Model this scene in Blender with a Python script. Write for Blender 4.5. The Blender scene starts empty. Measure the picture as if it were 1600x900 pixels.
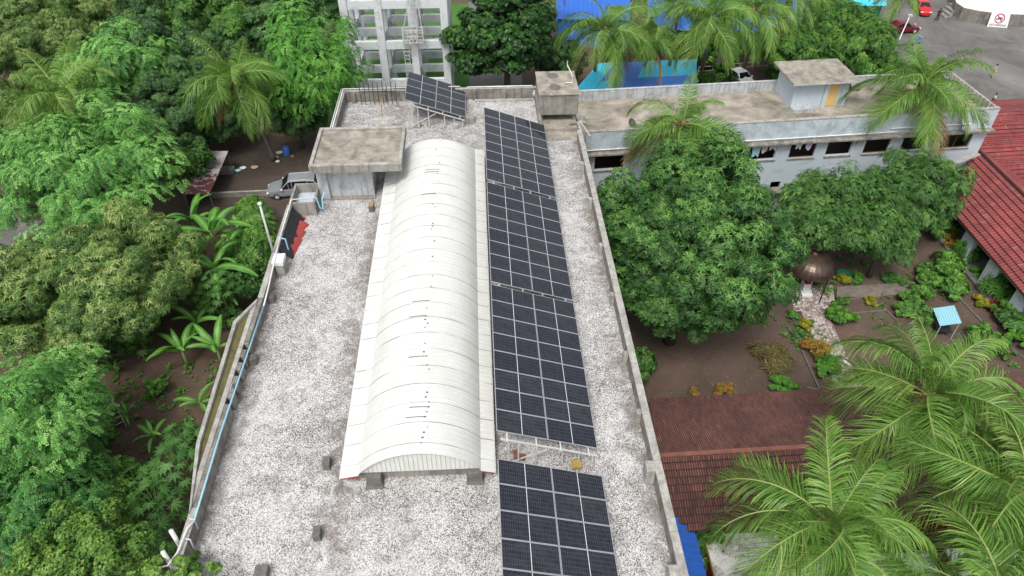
import bpy, bmesh, math, random
import numpy as np
from mathutils import Vector, Matrix
R = math.radians
sc = bpy.context.scene
col = sc.collection

# ------------------------------------------------------------------ camera, world, sun, exposure
CAM_Z, FOC, PITCH, YAW = 38.0, 1130.0, R(41.564), R(2.743)
cam = bpy.data.objects.new('camera', bpy.data.cameras.new('camera')); col.objects.link(cam)
cam.location = (0, 0, CAM_Z); cam.rotation_euler = (math.pi/2 - PITCH, 0, -YAW)
cam.data.sensor_width = 36; cam.data.lens = 36*FOC/1600; cam.data.clip_end = 5000; cam.data.clip_start = .3
sc.camera = cam
W = bpy.data.worlds.new('World'); sc.world = W; W.use_nodes = True
wn, wl = W.node_tree.nodes, W.node_tree.links
sky = wn.new('ShaderNodeTexSky'); sky.sky_type = 'NISHITA'; sky.sun_disc = False
SUN_EL, SUN_AZ = R(58), R(200)
sky.sun_elevation = SUN_EL; sky.sun_rotation = SUN_AZ; sky.dust_density = 4; sky.air_density = 1.2
hs = wn.new('ShaderNodeHueSaturation'); hs.inputs['Saturation'].default_value = .28
wl.new(sky.outputs[0], hs.inputs['Color']); wl.new(hs.outputs[0], wn['Background'].inputs[0])
wn['Background'].inputs[1].default_value = .13
sl = bpy.data.lights.new('sun', 'SUN'); sl.energy = 1.6; sl.angle = R(18); sl.color = (1, .965, .91)
so = bpy.data.objects.new('sun', sl); col.objects.link(so)
sd = Vector((math.sin(SUN_AZ)*math.cos(SUN_EL), math.cos(SUN_AZ)*math.cos(SUN_EL), math.sin(SUN_EL)))
so.rotation_euler = sd.to_track_quat('Z', 'Y').to_euler()
vs = sc.view_settings
vs.view_transform = 'Standard'; vs.look = 'None'; vs.gamma = 1; vs.use_curve_mapping = False; vs.exposure = .45

# ------------------------------------------------------------------ helpers
_r = Vector((math.cos(YAW), -math.sin(YAW), 0))
_w = Vector((math.sin(YAW)*math.cos(PITCH), math.cos(YAW)*math.cos(PITCH), -math.sin(PITCH)))
_u = _r.cross(_w)
def at(px, py, z=0.):
    """world point at height z seen at photograph pixel (1600 x 900)"""
    d = _r*((px-800)/FOC) - _u*((py-450)/FOC) + _w
    t = (z-CAM_Z)/d.z
    return Vector((d.x*t, d.y*t, z))

class MB:
    """collects shapes and links them as ONE mesh object"""
    def __init__(s): s.v = []; s.f = []; s.uv = {}
    def poly(s, pts, uv=None):
        i = len(s.v); s.v += [tuple(p) for p in pts]; s.f.append(tuple(range(i, i+len(pts))))
        if uv: s.uv[len(s.f)-1] = uv
    def box(s, x0, x1, y0, y1, z0, z1, M=None):
        p = [Vector((x, y, z)) for z in (z0, z1) for x, y in ((x0, y0), (x1, y0), (x1, y1), (x0, y1))]
        if M: p = [M @ q for q in p]
        i = len(s.v); s.v += [tuple(q) for q in p]
        for f in ((3,2,1,0), (4,5,6,7), (0,1,5,4), (1,2,6,5), (2,3,7,6), (3,0,4,7)): s.f.append(tuple(i+k for k in f))
    def bar(s, a, b, w, h=None, up=(0,0,1)):
        a, b = Vector(a), Vector(b); h = h or w; d = (b-a).normalized()
        u = Vector(up)
        if abs(d.dot(u)) > .98: u = Vector((0,1,0))
        x = d.cross(u).normalized(); y = x.cross(d)
        p = [q+x*sx*w/2+y*sy*h/2 for q in (a, b) for sx, sy in ((-1,-1),(1,-1),(1,1),(-1,1))]
        i = len(s.v); s.v += [tuple(q) for q in p]
        for f in ((3,2,1,0), (4,5,6,7), (0,1,5,4), (1,2,6,5), (2,3,7,6), (3,0,4,7)): s.f.append(tuple(i+k for k in f))
    def prism(s, pts, z0, z1):
        n = len(pts); i = len(s.v)
        s.v += [(p[0], p[1], z0) for p in pts]+[(p[0], p[1], z1) for p in pts]
        s.f.append(tuple(i+k for k in reversed(range(n)))); s.f.append(tuple(i+n+k for k in range(n)))
        for k in range(n): s.f.append((i+k, i+(k+1)%n, i+n+(k+1)%n, i+n+k))
    def tube(s, pts, rad, n=8, caps=True):
        pts = [Vector(p) for p in pts]; rad = rad if hasattr(rad, '__len__') else [rad]*len(pts)
        i0 = len(s.v); ref = Vector((0.13, .31, 1)).normalized()
        for k, p in enumerate(pts):
            d = (pts[min(k+1, len(pts)-1)]-pts[max(k-1, 0)]).normalized()
            x = d.cross(ref)
            if x.length < .2: x = d.cross(Vector((1,0,0)))
            x.normalize(); y = d.cross(x)
            for j in range(n):
                a = 2*math.pi*j/n; s.v.append(tuple(p+(x*math.cos(a)+y*math.sin(a))*rad[k]))
        for k in range(len(pts)-1):
            for j in range(n):
                a, b = i0+k*n+j, i0+k*n+(j+1)%n; s.f.append((a, a+n, b+n, b))
        if caps: s.f.append(tuple(i0+j for j in range(n))); s.f.append(tuple(i0+(len(pts)-1)*n+j for j in reversed(range(n))))
    def lathe(s, prof, n=20, c=(0,0)):
        i0 = len(s.v)
        for r, z in prof:
            for j in range(n):
                a = 2*math.pi*j/n; s.v.append((c[0]+r*math.cos(a), c[1]+r*math.sin(a), z))
        for k in range(len(prof)-1):
            for j in range(n):
                a, b = i0+k*n+j, i0+k*n+(j+1)%n; s.f.append((a, b, b+n, a+n))
    def grid(s, P, nu, nv, uv=None):
        i0 = len(s.v)
        for a in range(nu+1):
            for b in range(nv+1): s.v.append(tuple(P(a/nu, b/nv)))
        for a in range(nu):
            for b in range(nv):
                k = i0+a*(nv+1)+b; s.f.append((k, k+nv+1, k+nv+2, k+1))
                if uv: s.uv[len(s.f)-1] = [uv(a/nu, b/nv), uv((a+1)/nu, b/nv), uv((a+1)/nu, (b+1)/nv), uv(a/nu, (b+1)/nv)]
    def build(s, name, m, parent=None, smooth=False, bevel=0, loc=None):
        me = bpy.data.meshes.new(name); me.from_pydata(s.v, [], s.f)
        if s.uv:
            ul = me.uv_layers.new(name='UVMap')
            for k, uvs in s.uv.items():
                for li, q in zip(me.polygons[k].loop_indices, uvs): ul.data[li].uv = q
        if bevel:
            bm = bmesh.new(); bm.from_mesh(me); bmesh.ops.remove_doubles(bm, verts=bm.verts, dist=1e-5)
            bmesh.ops.bevel(bm, geom=list(bm.edges), offset=bevel, segments=1, affect='EDGES'); bm.to_mesh(me); bm.free()
        if smooth: me.polygons.foreach_set('use_smooth', [True]*len(me.polygons))
        me.materials.append(m); me.update()
        o = bpy.data.objects.new(name, me); col.objects.link(o)
        if parent: o.parent = parent
        if loc: o.location = loc
        return o
def tag(o, label=None, cat=None, group=None, kind=None):
    if label: o['label'] = label
    if cat: o['category'] = cat
    if group: o['group'] = group
    if kind: o['kind'] = kind
    return o
def thing(name, label, cat, loc=(0,0,0), rz=0, group=None):
    o = bpy.data.objects.new(name, None); col.objects.link(o); o.location = loc; o.rotation_euler = (0,0,rz)
    o.empty_display_size = .3
    return tag(o, label, cat, group)
def struct(name, mb, m): return tag(mb.build(name, m), kind='structure')

# ------------------------------------------------------------------ materials
def newmat(name):
    m = bpy.data.materials.new(name); m.use_nodes = True
    nt = m.node_tree; return m, nt.nodes, nt.links, nt.nodes['Principled BSDF']
def ramp(n, l, src, stops, interp='LINEAR'):
    r = n.new('ShaderNodeValToRGB'); cr = r.color_ramp; cr.interpolation = interp
    while len(cr.elements) < len(stops): cr.elements.new(.5)
    for e, (p, c) in zip(cr.elements, stops):
        e.position = p; e.color = (c, c, c, 1) if isinstance(c, (int, float)) else (*c, 1)
    l.new(src, r.inputs[0]); return r.outputs[0]
def noise(n, l, vec, scale, detail=4, rough=.6, dist=0):
    t = n.new('ShaderNodeTexNoise'); t.inputs['Scale'].default_value = scale; t.inputs['Detail'].default_value = detail
    t.inputs['Roughness'].default_value = rough; t.inputs['Distortion'].default_value = dist
    if vec: l.new(vec, t.inputs['Vector'])
    return t.outputs['Fac']
def mix(n, l, fac, a, b, mode='MIX'):
    x = n.new('ShaderNodeMix'); x.data_type = 'RGBA'; x.blend_type = mode
    for i, q in ((0, fac), (6, a), (7, b)):
        if isinstance(q, (int, float)): x.inputs[i].default_value = q if i == 0 else (q, q, q, 1)
        elif isinstance(q, tuple): x.inputs[i].default_value = (*q, 1)
        else: l.new(q, x.inputs[i])
    return x.outputs[2]
def mth(n, l, op, a, b=0., c=None):
    x = n.new('ShaderNodeMath'); x.operation = op
    for i, q in enumerate((a, b) if c is None else (a, b, c)):
        if isinstance(q, (int, float)): x.inputs[i].default_value = q
        else: l.new(q, x.inputs[i])
    return x.outputs[0]
def vec(n, l, kind='Object', scale=None):
    t = n.new('ShaderNodeTexCoord').outputs[kind]
    if scale:
        mp = n.new('ShaderNodeMapping'); mp.inputs['Scale'].default_value = scale; l.new(t, mp.inputs[0]); t = mp.outputs[0]
    return t
def bump(n, l, bs, h, d=.02, s=.6):
    b = n.new('ShaderNodeBump'); b.inputs['Distance'].default_value = d; b.inputs['Strength'].default_value = s
    l.new(h, b.inputs['Height']); l.new(b.outputs[0], bs.inputs['Normal'])
def weathered(name, base, stain, amount=.5, scale=.6, rough=.85, streak=False, fine=12, moss=None, metallic=0, bumpd=.01):
    """plain surface with irregular staining: broad patches, fine mottling, optional vertical run marks and moss"""
    m, n, l, b = newmat(name); v = vec(n, l)
    big = noise(n, l, v, scale, 6, .65, .4); fn = noise(n, l, v, fine, 4, .7)
    c = mix(n, l, ramp(n, l, big, [(max(0, .62-amount*.35), 0), (min(1, .86-amount*.2), 1)]), base, stain)
    c = mix(n, l, .55, c, ramp(n, l, fn, [(.25, .62), (.7, 1.0)]), 'MULTIPLY')
    if streak:
        sv = vec(n, l, scale=(3.2, 3.2, .28)); st = noise(n, l, sv, 1.6, 5, .7)
        c = mix(n, l, ramp(n, l, st, [(.48, 0), (.68, .8)]), c, stain)
    if moss:
        c = mix(n, l, ramp(n, l, noise(n, l, v, scale*2.1, 5, .7), [(.55, 0), (.7, .8)]), c, moss)
    l.new(c, b.inputs['Base Color']); b.inputs['Roughness'].default_value = rough; b.inputs['Metallic'].default_value = metallic
    if bumpd: bump(n, l, b, fn, bumpd)
    return m
def plain(name, c, rough=.5, metallic=0, var=.12):
    m, n, l, b = newmat(name)
    f = noise(n, l, vec(n, l), 3, 5, .7)
    l.new(mix(n, l, 1., c, ramp(n, l, f, [(.2, 1-var*2), (.75, 1.)]), 'MULTIPLY'), b.inputs['Base Color'])
    b.inputs['Roughness'].default_value = rough; b.inputs['Metallic'].default_value = metallic; return m

M_conc = weathered('old_concrete', (.33,.31,.28), (.12,.11,.10), .5, .9, streak=True)
M_parap = weathered('parapet_plaster', (.46,.45,.41), (.20,.19,.17), .55, 1.3, streak=True)
M_parapdirty = weathered('dirty_parapet_plaster', (.30,.28,.25), (.10,.095,.085), .6, 1.6, streak=True, moss=(.10,.10,.04))
M_slab = weathered('weathered_slab', (.42,.385,.325), (.15,.13,.10), .75, 1.3, fine=7)
M_longdeck = weathered('dusty_roof_slab', (.46,.41,.345), (.12,.11,.075), .75, .5, fine=4)
M_blue = weathered('pale_blue_paint', (.52,.60,.66), (.32,.36,.38), .22, .7, rough=.7)
M_bluerun = weathered('rain_streaked_blue_paint', (.52,.60,.66), (.30,.33,.33), .50, 1.1, rough=.75, fine=3)
M_bluedirty = weathered('dirty_blue_white_paint', (.50,.53,.55), (.22,.22,.21), .35, 1.6, rough=.8, streak=True)
M_ledge = weathered('sooty_ledge', (.34,.32,.28), (.09,.085,.075), .7, 2.2)
M_tower = weathered('white_washed_concrete', (.66,.70,.72), (.36,.37,.37), .25, 1.4)
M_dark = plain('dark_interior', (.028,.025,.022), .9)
M_moss = weathered('mossy_gutter', (.17,.14,.05), (.07,.075,.03), .8, 2.5)
M_white = plain('white_paint', (.78,.79,.78), .5)
M_pipeb = plain('pale_blue_pipe', (.30,.58,.74), .4)
M_steel = plain('galvanised_steel', (.62,.62,.60), .5, .15)
M_rust = weathered('rusty_steel', (.16,.09,.06), (.06,.04,.03), .5, 6)
M_black = plain('black_steel', (.02,.02,.022), .5)
M_tarp = plain('black_tarpaulin', (.022,.024,.03), .38)
M_redtile = plain('faded_red_plastic', (.34,.05,.045), .55)
M_stone = weathered('grey_stub_concrete', (.17,.165,.15), (.08,.08,.07), .5, 4)
M_yel = plain('ochre_paint', (.38,.27,.07), .7)
M_door = plain('ochre_yellow_door', (.68,.45,.17), .6, var=.05)
M_rubber = plain('tyre_rubber', (.02,.02,.02), .8)
M_cloth = {k: plain(k+'_cloth', c, .9) for k, c in dict(teal=(.35,.62,.68), pink=(.62,.50,.55), grey=(.55,.56,.62), white=(.78,.78,.8), beige=(.55,.42,.32), dark=(.04,.03,.035), lilac=(.6,.58,.7)).items()}
M_skin = plain('brown_skin', (.28,.16,.10), .6); M_hair = plain('black_hair', (.015,.012,.01), .6)

def gravel():
    m, n, l, b = newmat('white_chip_gravel'); v = vec(n, l)
    vo = n.new('ShaderNodeTexVoronoi'); vo.inputs['Scale'].default_value = 34; l.new(v, vo.inputs['Vector'])
    vo2 = n.new('ShaderNodeTexVoronoi'); vo2.inputs['Scale'].default_value = 47; l.new(v, vo2.inputs['Vector'])
    s1 = n.new('ShaderNodeSeparateColor'); l.new(vo.outputs['Color'], s1.inputs[0])
    s2 = n.new('ShaderNodeSeparateColor'); l.new(vo2.outputs['Color'], s2.inputs[0])
    big = noise(n, l, v, .30, 7, .68, .6); med = noise(n, l, v, 1.1, 6, .72, .8)
    bg = mth(n, l, 'ADD', mth(n, l, 'MULTIPLY', big, .6), mth(n, l, 'MULTIPLY', med, .4))
    # the share of dark chips rises where dirt has settled
    k = mth(n, l, 'ADD', s1.outputs[0], mth(n, l, 'MULTIPLY', mth(n, l, 'SUBTRACT', bg, .50), -1.7))
    c = ramp(n, l, k, [(0, (.05,.043,.040)), (.20, (.14,.122,.113)), (.36, (.36,.35,.34)), (.56, (.69,.685,.68))])
    c2 = ramp(n, l, s2.outputs[1], [(0, .35), (.25, .7), (.45, 1)])
    c = mix(n, l, .8, c, c2, 'MULTIPLY')
    dirt = ramp(n, l, med, [(.48, 0), (.72, .62)])
    c = mix(n, l, dirt, c, (.185,.172,.155))
    sx = n.new('ShaderNodeSeparateXYZ'); l.new(v, sx.inputs[0])
    # silt collects along the foot of the vault and of the parapets
    def near(x0, w): return mth(n, l, 'SUBTRACT', 1., mth(n, l, 'MINIMUM', mth(n, l, 'DIVIDE', mth(n, l, 'ABSOLUTE', mth(n, l, 'SUBTRACT', sx.outputs[0], x0)), w), 1.))
    silt = mth(n, l, 'MULTIPLY', mth(n, l, 'MAXIMUM', near(-6.4, 1.3), mth(n, l, 'MAXIMUM', near(6.8, 1.1), near(-11.6, .8))), ramp(n, l, med, [(.38, 0), (.6, .85)]))
    c = mix(n, l, silt, c, (.17,.14,.12))
    red = ramp(n, l, noise(n, l, v, 1.6, 3, .5), [(.70, 0), (.78, .5)])
    c = mix(n, l, red, c, (.30,.17,.12))
    l.new(c, b.inputs['Base Color']); b.inputs['Roughness'].default_value = .8
    bump(n, l, b, vo.outputs['Distance'], .02, .5); return m
M_gravel = gravel()

def soil(name, a, bcol, litter=(.35,.27,.2), green=None, sc_=.25):
    m, n, l, b = newmat(name); v = vec(n, l)
    c = mix(n, l, ramp(n, l, noise(n, l, v, sc_, 8, .7, .5), [(.35, 0), (.68, 1)]), a, bcol)
    if green: c = mix(n, l, ramp(n, l, noise(n, l, v, .5, 6, .75), [(.54, 0), (.68, .7)]), c, green)
    c = mix(n, l, .6, c, ramp(n, l, noise(n, l, v, 9, 5, .8), [(.25, .45), (.7, 1.15)]), 'MULTIPLY')
    vo = n.new('ShaderNodeTexVoronoi'); vo.inputs['Scale'].default_value = 5; l.new(v, vo.inputs['Vector'])
    s1 = n.new('ShaderNodeSeparateColor'); l.new(vo.outputs['Color'], s1.inputs[0])
    sp = mth(n, l, 'MULTIPLY', mth(n, l, 'LESS_THAN', vo.outputs['Distance'], .16), mth(n, l, 'GREATER_THAN', s1.outputs[0], .72))
    c = mix(n, l, mth(n, l, 'MULTIPLY', sp, .8), c, litter)
    l.new(c, b.inputs['Base Color']); b.inputs['Roughness'].default_value = .95
    bump(n, l, b, noise(n, l, v, 6, 6, .7), .06, .7); return m
M_soil = soil('leaf_strewn_soil', (.085,.053,.038), (.15,.095,.068), green=(.06,.08,.028))
M_garden = soil('swept_red_soil', (.075,.052,.040), (.165,.108,.082), sc_=.13, green=(.06,.075,.03))
M_yard = soil('grey_brown_yard', (.065,.048,.038), (.13,.10,.08), litter=(.3,.3,.28), sc_=.15)
M_asph = soil('worn_asphalt', (.085,.083,.08), (.25,.24,.225), litter=(.26,.25,.23), sc_=.09)
M_lawn = soil('short_lawn', (.05,.15,.02), (.08,.20,.03), litter=(.1,.2,.04))

def flag(name='flagstone_paving'):
    m, n, l, b = newmat(name); v = vec(n, l)
    vo = n.new('ShaderNodeTexVoronoi'); vo.inputs['Scale'].default_value = 3.4; l.new(v, vo.inputs['Vector'])
    ve = n.new('ShaderNodeTexVoronoi'); ve.feature = 'DISTANCE_TO_EDGE'; ve.inputs['Scale'].default_value = 3.4; l.new(v, ve.inputs['Vector'])
    s1 = n.new('ShaderNodeSeparateColor'); l.new(vo.outputs['Color'], s1.inputs[0])
    c = ramp(n, l, s1.outputs[0], [(0, (.19,.14,.12)), (.35, (.40,.32,.28)), (.7, (.50,.44,.42)), (1, (.62,.56,.54))])
    c = mix(n, l, ramp(n, l, ve.outputs['Distance'], [(.02, 1), (.06, 0)]), c, (.09,.06,.05))
    c = mix(n, l, .5, c, ramp(n, l, noise(n, l, v, 8, 4), [(.3, .6), (.7, 1)]), 'MULTIPLY')
    l.new(c, b.inputs['Base Color']); b.inputs['Roughness'].default_value = .85; return m
M_flag = flag()

def tiles(name, a, bcol, c3, u_, v_, line=.10, dark=(.03,.015,.012), vline=0):
    """roof tiles: UV in metres; per-tile colour, dark joints, vline adds painted shade under course edges"""
    m, n, l, b = newmat(name); uv = vec(n, l, 'UV'); sx = n.new('ShaderNodeSeparateXYZ'); l.new(uv, sx.inputs[0])
    U = mth(n, l, 'DIVIDE', sx.outputs[0], u_); V = mth(n, l, 'DIVIDE', sx.outputs[1], v_)
    cx = n.new('ShaderNodeCombineXYZ'); l.new(mth(n, l, 'FLOOR', U), cx.inputs[0]); l.new(mth(n, l, 'FLOOR', V), cx.inputs[1])
    wn_ = n.new('ShaderNodeTexWhiteNoise'); wn_.noise_dimensions = '2D'; l.new(cx.outputs[0], wn_.inputs['Vector'])
    c = ramp(n, l, wn_.outputs['Value'], [(0, a), (.6, bcol), (.93, bcol), (1, c3)])
    pat = ramp(n, l, noise(n, l, vec(n, l), .5, 6, .7), [(.35, .55), (.68, 1.1)])
    c = mix(n, l, .8, c, pat, 'MULTIPLY')
    fu = mth(n, l, 'FRACT', U)
    c = mix(n, l, mth(n, l, 'LESS_THAN', fu, line), c, dark)
    if vline: c = mix(n, l, mth(n, l, 'LESS_THAN', mth(n, l, 'FRACT', V), vline), c, (.035,.014,.013))  # gap line between courses, darkened to paint the shadow under each edge
    l.new(c, b.inputs['Base Color']); b.inputs['Roughness'].default_value = .75
    w = mth(n, l, 'SINE', mth(n, l, 'MULTIPLY', fu, math.pi))
    bump(n, l, b, w, .05, 1.0); return m
M_red = tiles('red_roof_tiles', (.27,.052,.052), (.31,.066,.063), (.36,.12,.10), .30, .5, .0, (.22,.04,.035), vline=.13)
M_brown = tiles('brown_clay_tiles', (.15,.070,.058), (.24,.105,.088), (.33,.15,.12), .12, .40, .3, (.05,.026,.022))
M_brown2 = tiles('dark_clay_tiles', (.11,.05,.04), (.20,.08,.062), (.28,.12,.095), .14, .40, .24, (.04,.02,.017), vline=.14)
M_ridge = weathered('terracotta_ridge', (.25,.10,.075), (.13,.06,.05), .5, 2)
M_redwall = plain('maroon_wall', (.24,.02,.02), .7)

def sheet(name, c, c2=None, rough=.4):
    m, n, l, b = newmat(name); v = vec(n, l)
    cc = mix(n, l, ramp(n, l, noise(n, l, v, .8, 6, .7), [(.5, 0), (.75, .6)]), c, c2 or tuple(x*.6 for x in c))
    l.new(cc, b.inputs['Base Color']); b.inputs['Roughness'].default_value = rough; return m
M_bsheet = sheet('blue_sheet', (.03,.13,.52), rough=.35); M_cyan = sheet('cyan_sheet', (.06,.64,.88), (.05,.5,.7)); M_royal = sheet('royal_blue_sheet', (.06,.22,.72), (.05,.17,.55))
M_deepblue = sheet('deep_blue_sheet', (.012,.14,.62)); M_green = sheet('green_netting', (.01,.14,.07), rough=.8)
M_paleblue = sheet('sky_blue_sheet', (.32,.62,.72)); M_awn = weathered('cream_membrane', (.78,.76,.68), (.62,.52,.38), .2, .25)

def vault():
    m, n, l, b = newmat('white_roof_sheet'); v = vec(n, l)
    sx = n.new('ShaderNodeSeparateXYZ'); l.new(v, sx.inputs[0])
    # lap joints every 1.06 m along the vault, drawn with a broken line of grime
    f = mth(n, l, 'FRACT', mth(n, l, 'DIVIDE', sx.outputs[1], 1.06))
    br = noise(n, l, vec(n, l, scale=(.5, 1.0, .5)), 1.3, 3, .6)
    w = mth(n, l, 'MULTIPLY', mth(n, l, 'LESS_THAN', f, .045), ramp(n, l, br, [(.36, .15), (.60, .9)]))
    c = mix(n, l, ramp(n, l, noise(n, l, v, .9, 7, .7), [(.40, 0), (.75, .6)]), (.67,.68,.65), (.53,.53,.49))
    c = mix(n, l, w, c, (.17,.17,.15))
    f2 = mth(n, l, 'FRACT', mth(n, l, 'DIVIDE', sx.outputs[1], .268)); c = mix(n, l, mth(n, l, 'MULTIPLY', mth(n, l, 'LESS_THAN', f2, .1), ramp(n, l, br, [(.35, .0), (.75, .12)])), c, (.34,.35,.33))
    sv = vec(n, l, scale=(.35, 9, .35)); c = mix(n, l, ramp(n, l, noise(n, l, sv, 1.2, 3, .6), [(.6, 0), (.75, .3)]), c, (.48,.5,.46))
    l.new(c, b.inputs['Base Color']); b.inputs['Roughness'].default_value = .45; return m
M_vault = vault()

def solar():
    m, n, l, b = newmat('solar_cells'); v = vec(n, l); sx = n.new('ShaderNodeSeparateXYZ'); l.new(v, sx.inputs[0])
    def ln(src, pitch, w):
        f = mth(n, l, 'FRACT', mth(n, l, 'ADD', mth(n, l, 'DIVIDE', src, pitch), 40.))
        return mth(n, l, 'LESS_THAN', f, w)
    a = ln(sx.outputs[0], .0935, .075); c_ = ln(sx.outputs[1], .187, .05)
    mid = mth(n, l, 'LESS_THAN', mth(n, l, 'ABSOLUTE', sx.outputs[0]), .013)
    line = mth(n, l, 'MAXIMUM', a, c_)
    fx = mth(n, l, 'FLOOR', mth(n, l, 'DIVIDE', sx.outputs[0], .0935)); fy = mth(n, l, 'FLOOR', mth(n, l, 'DIVIDE', sx.outputs[1], .187))
    cx = n.new('ShaderNodeCombineXYZ'); l.new(fx, cx.inputs[0]); l.new(fy, cx.inputs[1])
    wn_ = n.new('ShaderNodeTexWhiteNoise'); wn_.noise_dimensions = '2D'; l.new(cx.outputs[0], wn_.inputs['Vector'])
    c = ramp(n, l, wn_.outputs['Value'], [(0, (.010,.011,.019)), (1, (.018,.020,.031))])
    oi = n.new('ShaderNodeObjectInfo')
    dust = mth(n, l, 'MULTIPLY', ramp(n, l, noise(n, l, vec(n, l, 'Generated'), 3, 6, .7), [(.4, .03), (.8, .22)]), mth(n, l, 'ADD', oi.outputs['Random'], .35)); c = mix(n, l, dust, c, (.16,.155,.15))
    c = mix(n, l, mth(n, l, 'MULTIPLY', line, .8), c, (.11,.12,.15)); c = mix(n, l, mid, c, (.72,.74,.78))
    l.new(c, b.inputs['Base Color']); b.inputs['Roughness'].default_value = .07; b.inputs['IOR'].default_value = 1.38
    return m
M_cell = solar(); M_frame = plain('aluminium_frame', (.50,.51,.54), .45, .3)

def leafmat(name, dark, mid_, light, rough=.5, trans=.32, spec=.35):
    m, n, l, b = newmat(name)
    a = n.new('ShaderNodeAttribute'); a.attribute_name = 'tint'
    c = ramp(n, l, a.outputs['Fac'], [(0, dark), (.5, mid_), (.93, light), (1, (.34,.22,.08))])
    l.new(c, b.inputs['Base Color']); b.inputs['Roughness'].default_value = rough; b.inputs['Specular IOR Level'].default_value = spec
    t = n.new('ShaderNodeBsdfTranslucent'); l.new(c, t.inputs[0])
    mx = n.new('ShaderNodeMixShader'); mx.inputs[0].default_value = trans
    l.new(b.outputs[0], mx.inputs[1]); l.new(t.outputs[0], mx.inputs[2]); l.new(mx.outputs[0], n['Material Output'].inputs[0]); return m
L_bright = leafmat('bright_feathery_leaves', (.07,.21,.045), (.17,.42,.085), (.36,.66,.19))
L_olive = leafmat('olive_mango_leaves', (.055,.125,.027), (.14,.26,.058), (.44,.54,.18))
L_dark = leafmat('dark_green_leaves', (.035,.095,.03), (.07,.17,.048), (.18,.33,.11))
L_mango = leafmat('green_mango_leaves', (.03,.095,.022), (.072,.195,.04), (.22,.42,.10))
L_neem = leafmat('fresh_green_leaves', (.035,.11,.018), (.095,.25,.037), (.27,.48,.09))
L_shrub = leafmat('shrub_leaves', (.04,.13,.015), (.09,.28,.03), (.18,.42,.05))
L_yellow = leafmat('yellow_green_leaves', (.12,.2,.02), (.38,.36,.03), (.6,.5,.05))
L_croton = leafmat('red_yellow_croton_leaves', (.07,.12,.02), (.48,.30,.05), (.38,.07,.035))
L_crimson = leafmat('crimson_leaves', (.10,.015,.02), (.25,.03,.03), (.35,.10,.05))
L_straw = leafmat('dry_grass', (.10,.10,.035), (.19,.16,.06), (.34,.28,.12))
L_banana = leafmat('banana_leaf', (.05,.17,.03), (.09,.28,.045), (.26,.50,.10), .4)
L_palm = leafmat('coconut_leaflets', (.05,.13,.02), (.165,.33,.055), (.48,.58,.17), .42, .3)
M_rachis = plain('palm_midrib', (.27,.34,.09), .6)
M_fibre = weathered('palm_fibre', (.30,.17,.07), (.12,.07,.035), .5, 5)
M_bark = weathered('bark', (.11,.085,.065), (.05,.04,.032), .5, 3)
M_palmbark = weathered('palm_bark', (.20,.18,.155), (.09,.08,.07), .4, 2, fine=6)
M_gstem = plain('green_stem', (.16,.24,.07), .6)

# ------------------------------------------------------------------ leaf meshes (numpy)
def raw_mesh(name, V, F4, tint, m, top=.93):
    """V (n,3); F4 (k,4) quads; tint per vertex"""
    me = bpy.data.meshes.new(name); n, k = len(V), len(F4)
    me.vertices.add(n); me.vertices.foreach_set('co', V.astype(np.float32).ravel())
    me.loops.add(4*k); me.loops.foreach_set('vertex_index', F4.astype(np.int32).ravel())
    me.polygons.add(k); me.polygons.foreach_set('loop_start', np.arange(0, 4*k, 4, dtype=np.int32))
    me.update(calc_edges=True)
    a = me.attributes.new('tint', 'FLOAT', 'POINT'); a.data.foreach_set('value', np.clip(tint, 0, top).astype(np.float32))
    me.materials.append(m); return me
def leaf(l_, w, az, el, droop=.25, off=0.):
    """one leaf blade as 4 points (base, side, tip, side), pointing at azimuth az, elevation el"""
    ca, sa = math.cos(az), math.sin(az); ce, se = math.cos(el), math.sin(el)
    d = np.array([ca*ce, sa*ce, se]); s = np.array([-sa, ca, 0]); z = np.array([0, 0, 1.])
    b = d*off
    return np.array([b, b+d*l_*.45+s*w/2-z*w*.12, b+d*l_-z*l_*droop, b+d*l_*.45-s*w/2-z*w*.12])
def T_rosette(n, l_, w, seed, el=.5, droop=.45):
    r = random.Random(seed); return np.array([leaf(l_*r.uniform(.7, 1.1), w, 6.283*i/n+r.uniform(-.3,.3), r.uniform(el-.5, el+.35), droop) for i in range(n)])
def T_frond(n, L, l_, w, seed):
    """feathery compound leaf: leaflets on both sides of a drooping axis along +X"""
    r = random.Random(seed); out = []
    for i in range(n):
        t = (i+.5)/n; x = L*t; z = -L*.35*t*t
        for s in (-1, 1):
            q = leaf(l_*r.uniform(.8,1.15)*(1-.45*t), w, s*(1.15-.5*t), r.uniform(-.25,.2), .2); q += np.array([x, 0, z]); out.append(q)
    return np.array(out)
def frame_from(n, x):
    n = n/np.linalg.norm(n, axis=1, keepdims=True); x = x-(x*n).sum(1, keepdims=True)*n
    x = x/(np.linalg.norm(x, axis=1, keepdims=True)+1e-9); y = np.cross(n, x); return np.stack([x, y, n], axis=2)
def sphere_dirs(rg, n, zmin):
    z = rg.uniform(zmin, 1, n); a = rg.uniform(0, 2*np.pi, n); s = np.sqrt(np.maximum(0, 1-z*z)); return np.stack([s*np.cos(a), s*np.sin(a), z], 1)
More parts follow.
